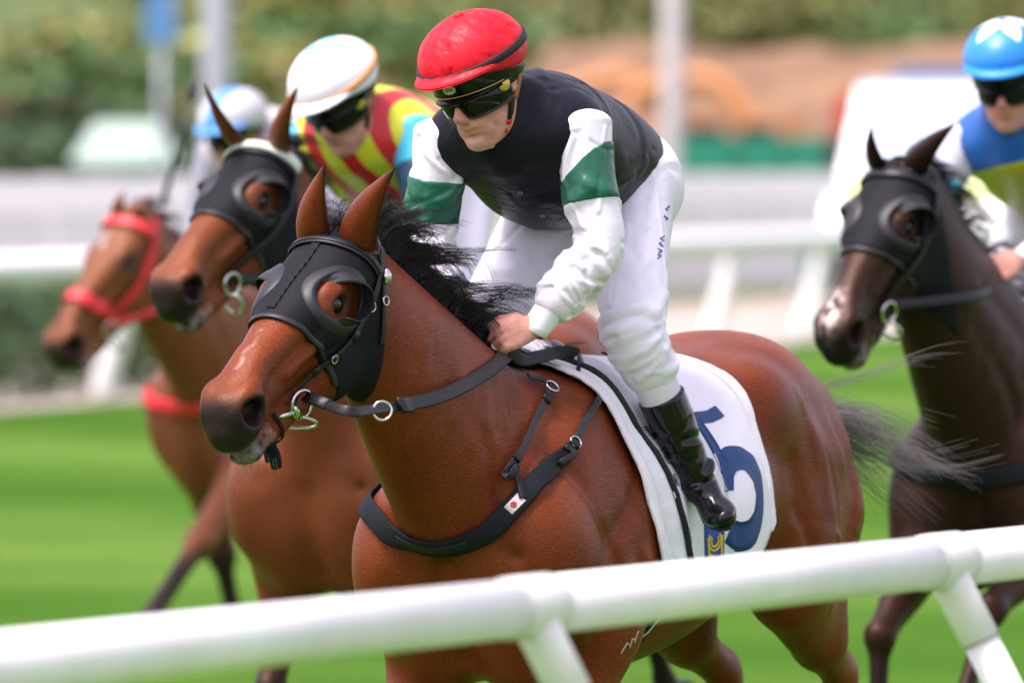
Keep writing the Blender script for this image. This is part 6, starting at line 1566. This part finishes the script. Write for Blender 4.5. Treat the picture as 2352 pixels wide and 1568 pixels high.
# third horse: red bridle, far left
x3 = P(615, 700, 31.2)[0]
h3 = Horse('racehorse', 'bay racehorse in a red bridle at the far left', (x3, 31.2, 0), 65, BAY3, h=.012, legk=1.22, whitefn=lambda a, n, sd: 1.3 * np.exp(-(((a - .15) / .035) ** 2 + ((sd + .01) / .016) ** 2)) * (n > -.08), poll=(1.0, -.05, 1.81), axis=(.58, -.215, -.76), side=(.345, .935, 0), headscale=1.02,
    neck=[(.10, 0, 1.16, .185, .33), (.33, 0, 1.26, .165, .29), (.57, -.01, 1.39, .13, .235), (.78, -.03, 1.53, .10, .18), (.91, -.04, 1.65, .085, .14), (.98, -.045, 1.72, .078, .115)],
    legs=dict(fl=[(.46, .165, 1.08), (.38, .18, .94), (.84, .15, .63), (1.17, .14, .40), (1.30, .14, .30)], fr=[(.42, .165, 1.06), (.14, .18, .92), (.03, .17, .55), (-.08, .16, .25), (-.02, .16, .10)]))
h3.parts(EYE, BAY3, BAY3); ears_for(h3, ((335, 465, 30.4), (285, 440, 30.3)), BAY3)
REDW = mat('red_webbing', (.62, .020, .028), .5)
J3 = shifted(head=(.31, .03, 2.06), neck=(.285, 0, 2.02), wrL=(.45, .10, 1.62), wrR=(.42, -.04, 1.60), hdL=(.53, .06, 1.60), hdR=(.50, -.02, 1.58), curlL=(.52, .02, 1.56), curlR=(.48, .0, 1.54), elR=(.24, -.15, 1.74), shR=(.2, -.12, 1.98), elL=(.30, .24, 1.78))
h3.J_h = {k: np.array(v) for k, v in J3.items() if k.startswith('hd')}
simple_tack(h3, 'bay at far left', (REDW, 'red webbing'), .030, True, (REDW, 'red'))
mane(h3, 60, 12, .12, 51, r0=.0018, wisps=8); tail_for(h3, 61, TAILH)
number_cloth(h3, 'bay at far left')
j3 = Jockey(h3, 'jockey in grey cap with blue stripe riding the red bridled horse', J3, base_mats(jacket=satin('lilac_white', (.56, .50, .55), .5, .4, .5), cap=starcap('grey_blue_cap', (.52, .50, .54), (.08, .28, .62), stripe=(.01, .032)), sleeve=satin('pale_grey', (.28, .28, .33), .5)), h=.011, detail=False, fwd=(-.55, -.78, -.30), up=(-.2, -.22, .95), seed=6)
wp0, wp1 = h3.L(372, 475, 30.9), h3.L(440, 222, 30.9); wh = thing('riding_whip', 'thin black riding whip held upright beside the grey capped jockey', 'whip', h3.M)
mesh_obj('shaft', *tubem([wp0, (wp0 + wp1) / 2, wp1], [.012, .009, .007], 8), DKM, wh); mesh_obj('flap', *tubem([wp1 - (wp1 - wp0) * .05, wp1, wp1 + (wp1 - wp0) * .14], [.010, .020, .018], 8), LEA, wh)
# fourth horse: dark bay on the right with the blue capped rider
h4 = Horse('racehorse', 'very dark bay racehorse in a hood at the right edge', (1.50, 24.5, 0), 65, DBAY, h=.011, whitefn=lambda a, n, sd: 1.8 * np.exp(-(((a - .515) / .05) ** 2 + ((sd + .006) / .022) ** 2)) * (n > -.08), poll=(.93, -.075, 1.985), axis=(.62, -.085, -.78), side=(.16, .985, -.03), headscale=1.02,
    neck=[(.10, 0, 1.16, .20, .35), (.33, 0, 1.27, .185, .315), (.53, -.02, 1.45, .15, .26), (.71, -.04, 1.645, .118, .20), (.83, -.055, 1.80, .098, .155), (.89, -.065, 1.875, .086, .125)],
    legs=dict(fl=[(.46, .165, 1.08), (.36, .18, .94), (.78, .15, .74), (1.00, .14, .46), (1.12, .14, .36)], fr=[(.45, .165, 1.06), (.40, .18, .92), (.80, .17, .66), (.84, .16, .36), (.92, .16, .24)]), hi=(1.55, .52, 2.25))
h4.white_ = 1
h4.parts(EYE, DBAY, DBAY); ears_for(h4, ((2196, 282, 23.5), (2000, 290, 23.6)), DBAY)
J4 = shifted(head=(.33, .02, 2.195), neck=(.285, 0, 2.11), wrL=(.42, .11, 1.70), wrR=(.44, -.11, 1.70), hdL=(.50, .06, 1.66), hdR=(.52, -.06, 1.66), curlL=(.48, .02, 1.62), curlR=(.50, -.02, 1.62), elR=(.30, -.23, 1.82), elL=(.27, .23, 1.82), band=(.5, .9))
h4.J_h = {k: np.array(v) for k, v in J4.items() if k.startswith('hd')}
hood(h4, NEO, LEA2, 'dark hood with glossy eye cups on the dark horse at right', seam=False)
simple_tack(h4, 'dark bay at right', (LEA, 'black'), breastm=(WEB, 'black'))
mane(h4, 70, 16, .16, 71, r0=.0014, wisps=10); tail_for(h4, 81, TAILH); number_cloth(h4, 'dark bay at right')
j4 = Jockey(h4, 'jockey in blue cap with white star at the right edge', J4, base_mats(jacket=striped('blue_lime_halves', (.012, .10, .36), (.40, .44, .015), 11, (0, .2, -1), .3), sleeve=satin('lilac_sleeve', (.62, .60, .70), .45), band=satin('cyan_band', (.02, .50, .66), .45), cap=starcap('blue_star', (.015, .22, .68), (.82, .82, .84), 5, .28, .62)), h=.009, detail=False, fwd=(-.25, -.92, -.30), up=(-.12, -.30, .95), seed=8)
